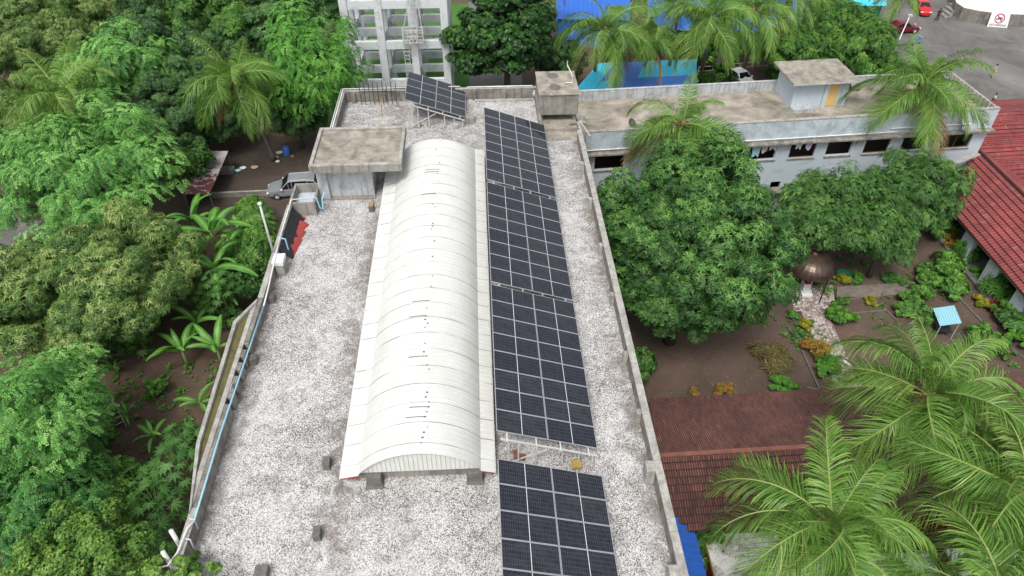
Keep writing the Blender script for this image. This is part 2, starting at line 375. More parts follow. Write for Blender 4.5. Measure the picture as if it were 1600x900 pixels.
def crown(name, seed, rad, m, tmpl, nclump=90, rc=.22, per=110, flat=.75, zmin=-.7, tiltup=.8, size=1., extra=(), rnd=.45, lumpy=.22, tipbias=.35):
    """uneven crown: clumps of leaf sprigs spread through a lobed ellipsoid, gaps between the clumps"""
    rg = np.random.default_rng(seed); rad = np.array(rad, float); Rm = rad.max()
    lobes = sphere_dirs(rg, 7, -.2)
    D = sphere_dirs(rg, nclump, zmin)
    lob = ((D@lobes.T).clip(0, 1)**6).sum(1); rr = rg.uniform(.62, 1.0, nclump)*(1-lumpy+lumpy*1.5*np.minimum(lob, 1.1))
    rr *= np.where(rg.random(nclump) < .13, rg.uniform(1.02, 1.16, nclump), 1.); inner = rg.random(nclump) < .16; rr[inner] *= rg.uniform(.35, .75, inner.sum())
    C = D*rr[:, None]*rad*(1-rc*.55); cr = rc*Rm*rg.uniform(.6, 1.25, nclump)
    ctint = rg.uniform(-.2, .2, nclump)
    if len(extra):
        E_ = np.array(extra, float); C = np.vstack([C, E_[:, :3]]); cr = np.append(cr, E_[:, 3]); ctint = np.append(ctint, np.zeros(len(E_)))
    nc = len(C); cnt = np.maximum(6, (per*(cr/cr.mean())**2).astype(int)); idx = np.repeat(np.arange(nc), cnt); N = len(idx)
    d = sphere_dirs(rg, N, -.55)
    P = C[idx]+d*(cr[idx]*(.55+.5*np.sqrt(rg.random(N))))[:, None]*np.array([1, 1, flat])
    out = P/np.maximum(rad, .1); out /= np.linalg.norm(out, axis=1, keepdims=True)+1e-6
    up = np.array([0, 0, 1.])
    nrm = d*.75+out*.35+up*tiltup+rg.normal(0, rnd*.5, (N, 3))
    xd = d+out*.5+rg.normal(0, .55, (N, 3)); xd[:, 2] -= .15
    M3 = frame_from(nrm, xd)
    S = size*rg.uniform(.75, 1.25, N)
    L_, _, _ = tmpl.shape
    V = np.einsum('nij,lkj->nlki', M3, tmpl)*S[:, None, None, None]+P[:, None, None, :]
    # growth at the outer, upper end of each clump is younger
    t = .36+ctint[idx]+rg.normal(0, .19, N)+tipbias*(d[:, 2]-.35)
    T = t[:, None]+rg.normal(0, .13, (N, L_)); T = np.repeat(T[:, :, None], 4, 2)
    V = V.reshape(-1, 3); F = np.arange(len(V)).reshape(-1, 4)
    T = np.minimum(T, .93); T[rg.random(T.shape[:2]) < .008] = 1.0
    return raw_mesh(name, V, F, T.ravel(), m, 1.0), C, cr
def obj(name, me, parent=None, loc=None):
    o = bpy.data.objects.new(name, me); col.objects.link(o)
    if parent: o.parent = parent
    if loc: o.location = loc
    return o
T_mango = T_rosette(8, .30, .085, 1); T_oliv = T_rosette(8, .33, .07, 2, .35, .5); T_small = T_rosette(7, .20, .11, 3, .5, .3)
T_feath = T_frond(6, .62, .22, .085, 4); T_neem = T_frond(5, .42, .18, .075, 5); T_shr = T_rosette(7, .16, .08, 6)
T_blade = T_rosette(14, .75, .05, 7, .7, .5); T_cro = T_rosette(9, .3, .07, 8, .7, .2); T_jack = T_rosette(7, .30, .15, 9, .5, .25)

def limbs(mb, C, base, top, r0, rg, n=11):
    C = sorted([Vector(c) for c in C], key=lambda c: rg.random())[:n]
    for c in C:
        st = Vector((0, 0, top*rg.uniform(.55, .95))); mid_ = st.lerp(c, .5)+Vector((rg.uniform(-.3,.3), rg.uniform(-.3,.3), -.25))
        mb.tube([st, mid_, c], [r0*.42, r0*.25, r0*.07], 6, False)
PROTO = {}
def tree(name, label, cat, kind, px, py, zc, Rr, rz, seed, group=None, share=None, **kw):
    c = at(px, py, zc); t = thing(name, label, cat, (c.x, c.y, 0), random.Random(seed).uniform(0, 6.28), group)
    K = dict(feather=(L_bright, T_feath), olive=(L_olive, T_oliv), dark=(L_dark, T_mango), mango=(L_mango, T_mango), jack=(L_dark, T_jack), neem=(L_neem, T_neem), small=(L_neem, T_small), mid=(L_mango, T_small))[kind]
    if share and share in PROTO:
        me, C, (r1, rz1) = PROTO[share]
        o = obj('crown', me, t, (0, 0, zc)); o.scale = (Rr/r1, Rr/r1, rz/rz1); C = C*np.array([Rr/r1, Rr/r1, rz/rz1])
    else:
        m_ = kw.pop('mat', K[0]); me, C, cr = crown('crown', seed, (Rr, Rr, rz), m_, kw.pop('tmpl', K[1]), **kw); obj('crown', me, t, (0, 0, zc))
        if share: PROTO[share] = (me, C, (Rr, rz))
    rg = random.Random(seed+5); mb = MB(); top = max(zc-rz*.25, .6); r0 = .05*Rr+.05
    lean = Vector((rg.uniform(-.3,.3), rg.uniform(-.3,.3), 0))
    mb.tube([(0,0,-.1), lean*.4+Vector((0,0,top*.4)), lean+Vector((0,0,top)), lean*.6+Vector((0,0,zc+rz*.35))], [r0*1.25, r0, r0*.8, r0*.2], 9)
    limbs(mb, [(p[0], p[1], p[2]+zc) for p in C], None, top, r0, rg, 14)
    mb.build('trunk', M_bark, t, True); return t

# ------------------------------------------------------------------ palms
def frond_mesh(a0, seed, bend):
    r = random.Random(seed); L = 4.8; n = 26; pts = []; p = Vector((0,0,0))
    yaw = 0; dy = r.uniform(-.55, .55)
    for i in range(n+1):
        s = i/n; pts.append(p.copy()); a = R(a0)-R(bend)*s**1.25
        p += Vector((math.cos(a)*math.cos(yaw), math.cos(a)*math.sin(yaw), math.sin(a)))*L/n; yaw += dy/n
    V, F, T = [], [], []
    def curve(s):
        f = min(s*n, n-1e-4); i = int(f); return pts[i].lerp(pts[i+1], f-i), (pts[i+1]-pts[i]).normalized()
    K = 84; ft = {0: -.06, 1: .10}[seed % 2]+(.10 if a0 < 0 else 0)
    for k in range(K):
        s = .13+.87*(k+.5)/K; p, d = curve(s)
        side = d.cross(Vector((0,0,1)))
        if side.length < .1: side = Vector((0,1,0))
        side.normalize(); nu = side.cross(d)
        ll = (1.22*math.sin(math.pi*(.20+.74*s))**.6+.1)*r.uniform(.85, 1.1)
        if r.random() < .05: continue
        for sg in (-1, 1):
            an = R(66-38*s+r.uniform(-10, 10)); dr = side*sg*math.sin(an)+d*math.cos(an)+nu*(.28+r.uniform(-.14,.14)); dr.normalize()
            g = r.uniform(.38, .85)
            w = .064*(1-.3*s); wd = (d*.9+nu*.3*sg+Vector((0,0,r.uniform(-.3,.3)))).normalized()*w/2
            q0 = p; q1 = p+dr*ll*.4-Vector((0,0,ll*g*.14)); q2 = p+dr*ll*.75-Vector((0,0,ll*g*.5)); q3 = p+dr*ll*.95-Vector((0,0,ll*g))
            i = len(V); V += [q0-wd*.6, q0+wd*.6, q1-wd, q1+wd, q2-wd*.8, q2+wd*.8, q3-wd*.1, q3+wd*.1]
            F += [(i,i+1,i+3,i+2), (i+2,i+3,i+5,i+4), (i+4,i+5,i+7,i+6)]
            t = .38+ft+r.gauss(0, .13); T += [t]*2+[t-.03]*2+[t+.04]*2+[t+.16]*2
    me = raw_mesh('frond', np.array([tuple(v) for v in V]), np.array(F), np.array(T), L_palm, 1.0 if a0 < 0 else .93)
    mb = MB(); mb.tube([tuple(q) for q in pts], [.04*(1-.85*i/n)+.005 for i in range(n+1)], 5); o = mb.build('midrib', M_rachis); mr = o.data
    bpy.data.objects.remove(o); return me, mr
FR = {}
for a0, bend in ((82, 58), (64, 92), (46, 104), (28, 102), (10, 88), (-12, 68), (-38, 42)):
    FR[a0] = [frond_mesh(a0, a0*7+s_, bend+s_*9) for s_ in (0, 1)]
L_dry = leafmat('dry_palm_frond', (.14,.09,.04), (.27,.18,.08), (.42,.32,.16), .8, .15)
DEAD = []
for q_ in FR[-38]:
    d_ = q_.copy() if False else q_[0].copy(); d_.materials.clear(); d_.materials.append(L_dry); DEAD.append(d_)
def palm(label, px, py, z, bpx=None, bpy_=None, n=22, size=1., seed=0, upright=0., base=0.):
    top = at(px, py, z); rg = random.Random(seed)
    b = at(bpx, bpy_, base) if bpx is not None else Vector((top.x+rg.uniform(-.8,.8), top.y+rg.uniform(-.8,.8), base))
    t = thing('coconut_palm', label, 'palm tree', (b.x, b.y, base), 0, 'coconut palms')
    rel = Vector((top.x-b.x, top.y-b.y, z-base)); mb = MB(); N = 14
    pts = []; 
    for i in range(N+1):
        s = i/N; pts.append((rel.x*s**1.4, rel.y*s**1.4, rel.z*s))
    mb.tube(pts, [.24-.10*min(1, i/N*1.3) + (.07 if i == 0 else 0) for i in range(N+1)], 9); mb.build('trunk', M_palmbark, t, True)
    mb = MB()
    for k in range(9):
        a = rg.uniform(0, 6.28); d = Vector((math.cos(a), math.sin(a), rg.uniform(.1, 1.4))); mb.tube([rel+Vector((0,0,-.3)), rel+d*.45, rel+d*.75+Vector((0,0,-.35))], [.08, .04, .012], 5)
    for k in range(7):
        a = rg.uniform(0, 6.28); q = rel+Vector((math.cos(a)*.28, math.sin(a)*.28, -.28-rg.random()*.25)); mb.tube([q+Vector((0,0,-.12)), q+Vector((0,0,-.06)), q+Vector((0,0,.06)), q+Vector((0,0,.12))], [.03, .11, .11, .03], 7)
    mb.build('coconut_cluster', M_fibre, t, True)
    keys = [82, 64, 46, 28, 10, -12, -38]
    for i in range(n):
        s = i/(n-1); a = 82-118*s**(1.0+upright)+rg.uniform(-10, 10); kk = min(keys, key=lambda q: abs(q-a))
        me, mr = FR[kk][rg.randrange(2)]; f = obj('frond', DEAD[rg.randrange(2)] if i >= n-2 and rg.random() < .45 else me, t, rel)
        f.rotation_euler = (rg.uniform(-.55,.55), rg.uniform(-.1,.12), i*2.39996+rg.uniform(-.25,.25)+seed); k_ = size*rg.uniform(.86, 1.08)*(1 if s > .12 else .8); f.scale = (k_,)*3
        g = obj('midrib', mr, f)
    return t

# ------------------------------------------------------------------ the setting: ground
mb = MB(); mb.poly([(-2500,-2500,0), (2500,-2500,0), (2500,2500,0), (-2500,2500,0)]); struct('ground', mb, M_soil)
def patch(name, pts, z, m): mb = MB(); mb.poly([(p[0], p[1], z) for p in pts]); return struct(name, mb, m)
patch('garden_soil', [(7.2,28), (38.6,28), (38.6,49), (7.2,48)], .004, M_garden)
patch('road', [(44,62), (160,50), (160,200), (33,200), (46,86), (52,80), (49,71)], .004, M_asph)
patch('yard', [(-30,52), (-12.5,52), (-12.5,66), (-26,66), (-31,60)], .004, M_yard)
patch('driveway', [(-1.2,60), (5,60), (5,110), (-1.2,110)], .008, M_asph)
patch('side_road', [(-60,40), (-33.5,43), (-35,53), (-60,58)], .004, M_asph)
patch('lawn', [(-19,70), (-1.2,70), (-1.2,104), (-19,104)], .004, M_lawn)
patch('parking_soil', [(26,60), (46,60), (46,86), (26,86)], .004, M_garden)

# ------------------------------------------------------------------ main building with the gravel roof
Z = 11.5
B = thing('main_building', 'long flat roofed building with white chip gravel roof and white vaulted sheet roof', 'building', (0,0,0))
foot = [(-12.0,5), (7.1,5), (7.1,45.6), (4.45,45.6), (4.45,52.4), (-10.6,52.4), (-10.6,39.6), (-12.0,39.6)]
mb = MB(); mb.prism(foot, 0, Z-.25); mb.build('wall', M_bluedirty, B)
mb = MB(); mb.prism([(x*1.0, y) for x, y in foot], Z-.25, Z); mb.build('roof_deck', M_gravel, B)
mb = MB(); mb.prism([(4.45,45.6), (7.1,45.6), (7.1,52.4), (4.45,52.4)], 0, Z-.1); mb.build('side_wing', M_slab, B)
# right parapet: two long walls with a coping and inner piers
mb = MB(); mb.box(6.82, 7.06, 5, 45.4, Z, Z+.86); mb.build('parapet', M_parapdirty, B)
mb = MB()
y = 5.
while y < 45.3:
    y2 = min(45.42, y+random.Random(int(y*10)).uniform(2.4, 3.4)); mb.box(6.78, 7.12, y, y2-.02, Z+.862, Z+.94); y = y2
mb.build('coping', M_parap, B, bevel=.012)
for yy, big in ((17.35, 1), (20.4, 0), (24.0, 0), (28.3, 0), (32.6, 0), (37.2, 0), (41.4, 0), (12.75, 1)):
    mb = MB(); w = .26 if big else .15; mb.box(6.42 if big else 6.6, 6.815, yy-w, yy+w, Z, Z+(.96 if big else .74)); mb.build('pier', M_parap, B, bevel=.02)
# left parapet
for q in ((-11.98, -11.76, 5, 19.3), (-11.98, -11.76, 28.3, 33.6), (-11.98, -11.84, 33.601, 37.2)): mb = MB(); mb.box(*q, Z, Z+.85); mb.build('parapet', M_parapdirty, B)
for q in ((5, 16.3), (28.75, 37.2)): mb = MB(); mb.box(-12.02, -11.72, *q, Z+.852, Z+.90); mb.build('coping', M_parap, B, bevel=.01)
bay = [(-11.97,16.0), (-12.62,19.4), (-12.82,26.9), (-11.97,28.6)]
mb = MB(); ins = [(-11.97,16.35), (-12.46,19.45), (-12.64,26.8), (-11.97,28.3)]
for i in range(3):
    a, b, c, d = bay[i], bay[i+1], ins[i+1], ins[i]; q = [a, b, c, d]; mb.prism(q, Z-3.2, Z+.98)
mb.build('bay_wall', M_parap, B)
mb = MB(); mb.prism([(-12.2,17.6), (-12.2,27.9), (-12.64,26.8), (-12.46,19.45)], Z-3.15, Z+.80); mb.build('gutter', M_moss, B)
mb = MB(); mb.prism([(-11.97,16.4), (-11.985,19.3), (-11.985,28.25), (-12.2,27.85), (-12.2,17.65)], Z-3.15, Z+.88); mb.build('bay_kerb', M_parap, B)
for y0, y1 in ((19.305,21.6), (21.95,22.45), (22.8,23.3), (23.65,24.15), (24.5,25.0), (25.35,28.295)):
    mb = MB(); mb.box(-11.98, -11.76, y0, y1, Z, Z+.86); mb.build('bay_inner_wall', M_parapdirty, B, bevel=.01)
for y0 in (21.6, 22.45, 23.3, 24.15, 25.0):
    mb = MB(); mb.bar((-11.93, y0+.02, Z+.1), (-11.93, y0+.30, Z+.1+.6), .06, .04); mb.box(-11.97, -11.94, y0+.002, y0+.348, Z, Z+.85); mb.build('slot_louvre_shade', M_black if y0 != 22.45 else M_steel, B)  # louvre bar with a black back plate that paints the shade inside the slot
for yy in (24.7, 29.2):
    mb = MB(); mb.box(-11.75, -11.38, yy, yy+.42, Z, Z+.42); mb.build('pier', M_stone, B, bevel=.02)
# rear parapets
mb = MB(); mb.box(-10.6, 4.4, 52.2, 52.4, Z, Z+.85); mb.box(-10.6, -10.4, 42.8, 52.2, Z, Z+.85); mb.box(4.25, 4.45, 45.7, 52.2, Z, Z+.62)
for x in (-9.9, -7.6, -5.2, -2.9, -.6, 1.7): mb.box(x, x+.3, 52.0, 52.2, Z, Z+.80)
mb.build('parapet', M_parapdirty, B)
mb = MB(); mb.box(-10.64, 4.44, 52.17, 52.43, Z+.852, Z+.92); mb.box(-10.64, -10.36, 42.8, 52.16, Z+.852, Z+.92); mb.build('coping', M_parap, B)
# stair room
s = MB(); s.box(-10.35, -6.95, 39.2, 42.5, Z, Z+2.5); s.box(-6.95, -5.2, 41.2, 42.5, Z, Z+2.5); rm = s.build('stair_room', M_bluedirty, B)
s = MB(); s.box(-10.5, -4.9, 38.12, 42.75, Z+2.5, Z+2.92); s.build('roof', M_conc, rm)
s = MB(); s.box(-10.25, -5.15, 38.37, 42.5, Z+2.925, Z+2.93); s.build('roof_screed', M_slab, rm)
s = MB(); s.box(-10.5, -4.9, 38.12, 38.34, Z+2.922, Z+3.06); s.box(-10.5, -4.9, 42.53, 42.75, Z+2.922, Z+3.06); s.box(-10.5, -10.28, 38.342, 42.528, Z+2.922, Z+3.06); s.box(-5.12, -4.9, 38.342, 42.528, Z+2.922, Z+3.06); s.build('roof_rim', M_parap, rm, bevel=.02)
s = MB(); s.box(-10.3, -6.9, 38.85, 39.198, Z, Z+.1); s.build('step', M_conc, rm)
s = MB(); s.box(-10.36, -9.75, 38.9, 39.196, Z+.1, Z+2.5); s.build('column', M_bluedirty, rm)
# basin box beside the stair room
s = MB(); X0, X1, Y0, Y1 = -11.95, -10.36, 37.25, 39.5
s.box(X0, X1, Y0, Y0+.14, Z, Z+.92); s.box(X0, X1, Y1-.14, Y1, Z, Z+.92); s.box(X0, X0+.14, Y0+.141, Y1-.141, Z, Z+.92); s.box(X1-.14, X1, Y0+.141, Y1-.141, Z, Z+.92); bs_ = s.build('basin', M_conc, B)
s = MB(); s.box(X0+.142, X1-.142, Y0+.142, Y1-.142, Z+.02, Z+.3); s.build('basin_floor', M_blue, bs_)
# the vault
VX0, VX1, VY0, VY1, zs, zc_ = -5.55, -.42, 17.5, 43.2, Z+.88, Z+2.22
hw = (VX1-VX0)/2; cxv = (VX0+VX1)/2; rise = zc_-zs; Rv = (hw*hw+rise*rise)/(2*rise); th = math.asin(hw/Rv)
mb = MB(); prof = []
y = VY0
while y < VY1-.05:
    prof += [(y, 0), (y+.20, 0), (y+.222, .008), (y+.248, .008)]; y += .268
na = 30; i0 = len(mb.v)
for y, h in prof:
    # far end closes down like a hipped shell
    k = 1 if y < VY1-1.0 else max(.25, math.sqrt(max(0, 1-((y-(VY1-1.0))/1.05)**2)))
    for j in range(na+1):
        a = -th+2*th*j/na; rr = Rv+h; x = cxv+rr*math.sin(a); z = zs+((rr*math.cos(a)-(Rv-rise)))*k if True else 0
        mb.v.append((x, y, z))
for i in range(len(prof)-1):
    for j in range(na):
        a = i0+i*(na+1)+j; mb.f.append((a, a+1, a+na+2, a+na+1))
nf0 = len(mb.f)
rg = random.Random(4); yy = VY0+.5        # dark open lap ends along the crest
while yy < VY1-1.5:
    if rg.random() < .7:
        x0 = cxv+.22+rg.uniform(-.09,.09)+.12*math.sin(yy*.7); w = rg.choice((.03,.05,.09,.04)); j = yy-(yy-VY0) % .268+.235
        f = lambda X: zs+math.sqrt(Rv*Rv-(X-cxv)**2)-(Rv-rise)+.036
        mb.box(x0-w, x0, j-.025, j+.03, f(x0)-.01, f(x0)+.004)
        if rg.random() < .13: 
            for q in range(6): xx = x0-.02-q*.14; mb.box(xx-.14, xx, j-.014, j+.014, f(xx)-.004, f(xx)+.002)
    yy += rg.choice((.27, .27, .27, .8))
vt = mb.build('vaulted_roof', M_vault, B); vt.data.materials.append(M_black)
for p_ in vt.data.polygons[nf0:]: p_.material_index = 1
for s_ in (-1, 1):                                     # side flashings
    mb = MB()
    xa = VX0+.04 if s_ < 0 else VX1-.04; xb = -6.3 if s_ < 0 else .13
    y = VY0-.05
    while y < VY1:
        y2 = min(y+.268, VY1); dz = random.Random(int(y*100)).uniform(0, .012)
        mb.poly([(xa, y, zs+.045), (xb, y, zs-.13+dz), (xb, y2-.02, zs-.13+dz), (xa, y2-.02, zs+.045)][::s_]); mb.poly([(xa, y2-.02, zs+.045), (xb, y2-.02, zs-.13), (xb, y2-.01, zs-.115), (xa, y2-.01, zs+.06)][::s_]); mb.poly([(xa, y2-.01, zs+.06), (xb, y2-.01, zs-.115), (xb, y2, zs-.13), (xa, y2, zs+.045)][::s_]); y = y2
    mb.build('side_flashing', M_vault, vt)
    mb = MB(); mb.bar((xb+.02*s_, VY0, zs-.2), (xb+.02*s_, VY1, zs-.2), .03, .10); mb.build('edge_trim', M_redtile if s_ > 9 else M_white, vt)
mb = MB(); x = VX0+.05                                 # gable of vertical ribbed sheet
while x < VX1-.05:
    x2 = min(x+.19, VX1-.05)
    f = lambda X: zs+math.sqrt(max(0, Rv*Rv-(X-cxv)**2))-(Rv-rise)-.03
    mb.poly([(x, VY0+.22, zs-.14), (x2-.03, VY0+.22, zs-.14), (x2-.03, VY0+.22, f(x2-.03)), (x, VY0+.22, f(x))])
    mb.poly([(x2-.03, VY0+.22, zs-.14), (x2-.015, VY0+.18, zs-.14), (x2-.015, VY0+.18, f(x2)), (x2-.03, VY0+.22, f(x2-.03))])
    mb.poly([(x2-.015, VY0+.18, zs-.14), (x2, VY0+.22, zs-.14), (x2, VY0+.22, f(x2)), (x2-.015, VY0+.18, f(x2))]); x = x2
mb.build('gable_sheet', M_vault, vt)
for q in ((-6.25, -.20, VX0+.1, -.16), (VX1, -.12, .1, -.17)): mb = MB(); mb.bar((q[0], VY0-.01, zs+q[1]), (q[2], VY0-.01, zs+q[3]), .03, .03); mb.build('red_purlin', M_redtile, vt)
mb = MB(); mb.box(-5.5, -.5, 17.95, 18.15, Z, zs-.1); mb.box(-5.6, -5.4, 18.2, 43, Z, zs-.1); mb.box(-.6, -.42, 18.2, 43, Z, zs-.1); mb.build('curb_wall', M_conc, B)
for x in (-5.25, -1.02):
    mb = MB(); mb.box(x, x+.62, 17.5, 17.945, Z, zs-.2); mb.box(x-.06, x+.68, 17.38, 17.947, Z, Z+.1); mb.build('pier', M_stone, B, bevel=.02)
for px, py, s_ in ((512,729,1), (497,839,1), (411,900,1.6), (581,329,1)):   # cut off column stubs
    c = at(px, py, Z); mb = MB(); mb.box(c.x-.15*s_, c.x+.15*s_, c.y-.2, c.y+.26, Z, Z+.42, Matrix.Rotation(0, 4, 'Z')); o = mb.build('column_stub', M_stone, B, bevel=.015)
    if py == 329: mb = MB(); mb.box(c.x-.13, c.x+.13, c.y-.16, c.y+.22, Z+.422, Z+.46); mb.build('cap', M_yel, o)
mb = MB()                                             # starter bars by the rear parapet
for k in range(9): x = -9.15+k*.34; mb.bar((x, 51.7, Z), (x+.02*(k%3), 51.75, Z+1.75+.1*(k%2)), .045)
mb.bar((-9.2, 51.72, Z+1.1), (-6.35, 51.72, Z+1.1), .03); mb.build('starter_bars', M_black, B)
mb = MB(); c = at(597,182,Z); mb.bar(c, (c.x+.05, c.y+.3, Z+1.3), .08); tag(mb.build('wooden_post', M_yel), 'short weathered wooden post standing on the rear gravel roof', 'post')
for px, py in ((653,170), (653,198), (712,200)):
    c = at(px, py, Z); mb = MB(); mb.box(c.x-.22, c.x+.22, c.y-.2, c.y+.2, Z, Z+.35); mb.build('plinth_block', M_parap, B, bevel=.02)
mb = MB(); c = at(733,190,Z); mb.box(c.x-.4, c.x+.4, c.y-.35, c.y+.35, Z, Z+.5); mb.build('plinth_block', M_conc, B, bevel=.02)
mb = MB(); mb.box(-.4, 4.2, 51.7, 51.99, Z, Z+.12); mb.build('drain_kerb', M_parap, B)

# water tank
T = thing('water_tank', 'square grey concrete overhead water tank with two round lids at the rear roof corner', 'water tank', (0,0,0))
mb = MB(); mb.box(4.35, 7.22, 48.55, 52.3, Z+.45, Z+2.05); mb.build('tank_body', M_conc, T, bevel=.02)
mb = MB(); mb.box(4.28, 7.28, 48.47, 52.35, Z+2.052, Z+2.14); mb.build('top_slab', M_slab, T, bevel=.015)
for yy in (49.6, 51.5): mb = MB(); mb.lathe([(.42, Z+2.14), (.42, Z+2.19), (.36, Z+2.21), (0.001, Z+2.24)], 18, (5.55, yy)); mb.build('lid', M_stone, T)
mb = MB()
for x in (4.5, 7.0):
    for y_ in (48.9, 52.0): mb.box(x-.13, x+.13, y_-.13, y_+.13, Z-.1, Z+.45)
mb.build('support', M_conc, T)
mb = MB(); mb.tube([(6.9,50.2,Z+2.15), (6.9,50.2,Z+2.7), (6.6,51.3,Z+3.1), (6.6,51.3,Z+3.4)], .035, 6); mb.tube([(6.9,50.2,Z+2.2), (6.4,50.2,Z+2.2)], .035, 6); mb.build('pipe', M_white, T)
mb = MB(); mb.tube([(7.55,48.3,Z-.5), (7.55,48.3,Z+.55)], [.18,.18], 10); mb.tube([(7.3,48.3,Z+.3), (7.55,48.3,Z+.3)], .08, 8); mb.bar((6.6,47.9,Z+.15), (7.75,48.0,Z+.1), .12); mb.bar((7.2,47.3,Z+.6), (7.9,46.2,Z-.1), .12); mb.bar((7.2,47.9,Z), (7.2,45.4,Z+.05), .2, .5); mb.build('drain_fitting', M_parap, T)
mb = MB(); mb.box(4.5, 7.0, 47.1, 47.5, Z-.098, Z+.12); mb.build('sill', M_slab, T)

# pipes
mb = MB(); P = [at(*q, 12.55) for q in ((238,889), (262,884), (278,862), (292,826), (303,815))]
mb.tube(P, .038, 8); o = tag(mb.build('water_pipe', M_white, smooth=True), 'white plastic water pipe at the near end of the left parapet', 'pipe')
for a, b in (((285,841), (297,843)), ((296,810), (303,812))): mb = MB(); mb.tube([at(*a, 12.5), at(*b, 12.4), at(b[0]+6, b[1]+14, 11.8)], .028, 7); mb.build('branch', M_white, o)
P = [at(*q, 12.5) for q in ((303,815), (345,675), (384,560), (412,478))]
mb = MB(); mb.tube(P, .04, 8); tag(mb.build('water_pipe', M_pipeb, smooth=True), 'pale blue water pipe running along the mossy left parapet', 'pipe')
P = [at(*q, 12.55) for q in ((412,478), (418,455), (431,398), (437,372), (455,312), (494,309))]
mb = MB(); mb.tube(P, .04, 8); o = tag(mb.build('water_pipe', M_white, smooth=True), 'white pipe over the black tarpaulin at the far left parapet', 'pipe')
mb = MB(); a = at(494,309,12.55); mb.tube([a, a+Vector((.12,-.05,-.75)), a+Vector((.3,-.1,-.75)), a+Vector((.3,.2,-.2)), a+Vector((.45,.6,0))], .05, 7); a = at(438,372,12.55); mb.tube([a, a+Vector((.3,-.1,0)), a+Vector((.35,-.2,-.9))], .045, 7); mb.build('blue_branch', M_pipeb, o)
mb = MB(); mb.tube([(-10.5,42.6,12.56), (-10.5,52.3,12.56), (-1.5,52.3,12.56)], .045, 7); mb.tube([(-10.66,42.6,12.5), (-10.66,52.46,12.5)], .035, 7); tag(mb.build('water_pipe', M_white, smooth=True), 'white pipe along the rear parapet behind the stair room', 'pipe')
mb = MB(); mb.tube([(-1.0,52.3,12.5), (4.1,52.3,12.5), (4.15,52.3,11.9), (4.2,51.7,11.9), (4.2,51.7,12.4)], .045, 7); tag(mb.build('water_pipe', M_white, smooth=True), 'white pipe on the rear parapet ending beside the water tank', 'pipe')
for px, py, lab in ((272,882,'white vent pipe standing nearest the camera beside the left parapet'), (284,849,'white vent pipe standing beyond the branch of the near white pipe')):
    c = at(px, py, 12.0); mb = MB(); mb.tube([(c.x-.12, c.y, c.z-5), (c.x-.12, c.y, c.z+.95)], .085, 10); tag(mb.build('vent_pipe', M_white, smooth=True), lab, 'vent pipe')
# meter post, mast, tarpaulin, red tiles
mb = MB(); mb.box(-11.72, -11.25, 31.5, 32.2, Z, Z+.75); mb.build('pier', M_parap, B, bevel=.02)
mb = MB(); mb.box(-11.82, -11.2, 31.42, 32.28, Z+.752, Z+1.02); tag(mb.build('meter_box', M_white, bevel=.02), 'white box on the concrete pier of the left parapet', 'box')
mb = MB(); mb.tube([(-11.95,32.5,Z+.3), (-11.98,32.6,Z+4.1)], .06, 8); o = tag(mb.build('mast', M_steel, smooth=True), 'thin grey steel mast on the left parapet beside the white box', 'mast')
mb = MB(); mb.lathe([(.001,Z+4.08), (.1,Z+4.12), (.12,Z+4.2), (.001,Z+4.3)], 10, (-11.98, 32.6)); mb.build('cap', M_white, o)
mb = MB(); mb.grid(lambda u, v: (-11.82+.70*(1-v)**1.3+.05*math.sin(u*16)*(1-v)+.03*math.sin(u*41+v*5), 32.9+4.2*u, Z+.03+.90*v), 40, 8); tag(mb.build('tarpaulin', M_tarp, smooth=True), 'black tarpaulin hanging inside the left parapet', 'tarpaulin')
lab = ['broken red sheet nearest the basin, smallest in the row', 'red sheet with a dark edge, second from the basin', 'red sheet in the middle of the row by the tarpaulin', 'narrow red sheet next to the longest one', 'longest red sheet, farthest from the basin in the row']
for k, (px, py, w, l_) in enumerate(((470,341,.5,.4), (472,353,.62,.7), (468,366,.55,.75), (463,379,.5,.8), (456,392,.55,.95))):
    c = at(px, py, Z+.1); mb = MB()
    mb.grid(lambda u, v: ((u-.5)*w, (v-.5)*l_, .10*math.cos((u-.5)*2.6)), 8, 2); mb.grid(lambda u, v: ((.5-u)*w, (v-.5)*l_, -.02+.10*math.cos((u-.5)*2.6)), 8, 2)
    o = mb.build('red_sheet', M_redtile, loc=(c.x, c.y, Z+.05)); o.rotation_euler = (.15, .35, R(-18+5*k)); tag(o, lab[k], 'roof sheet', 'red sheets lying by the tarpaulin')

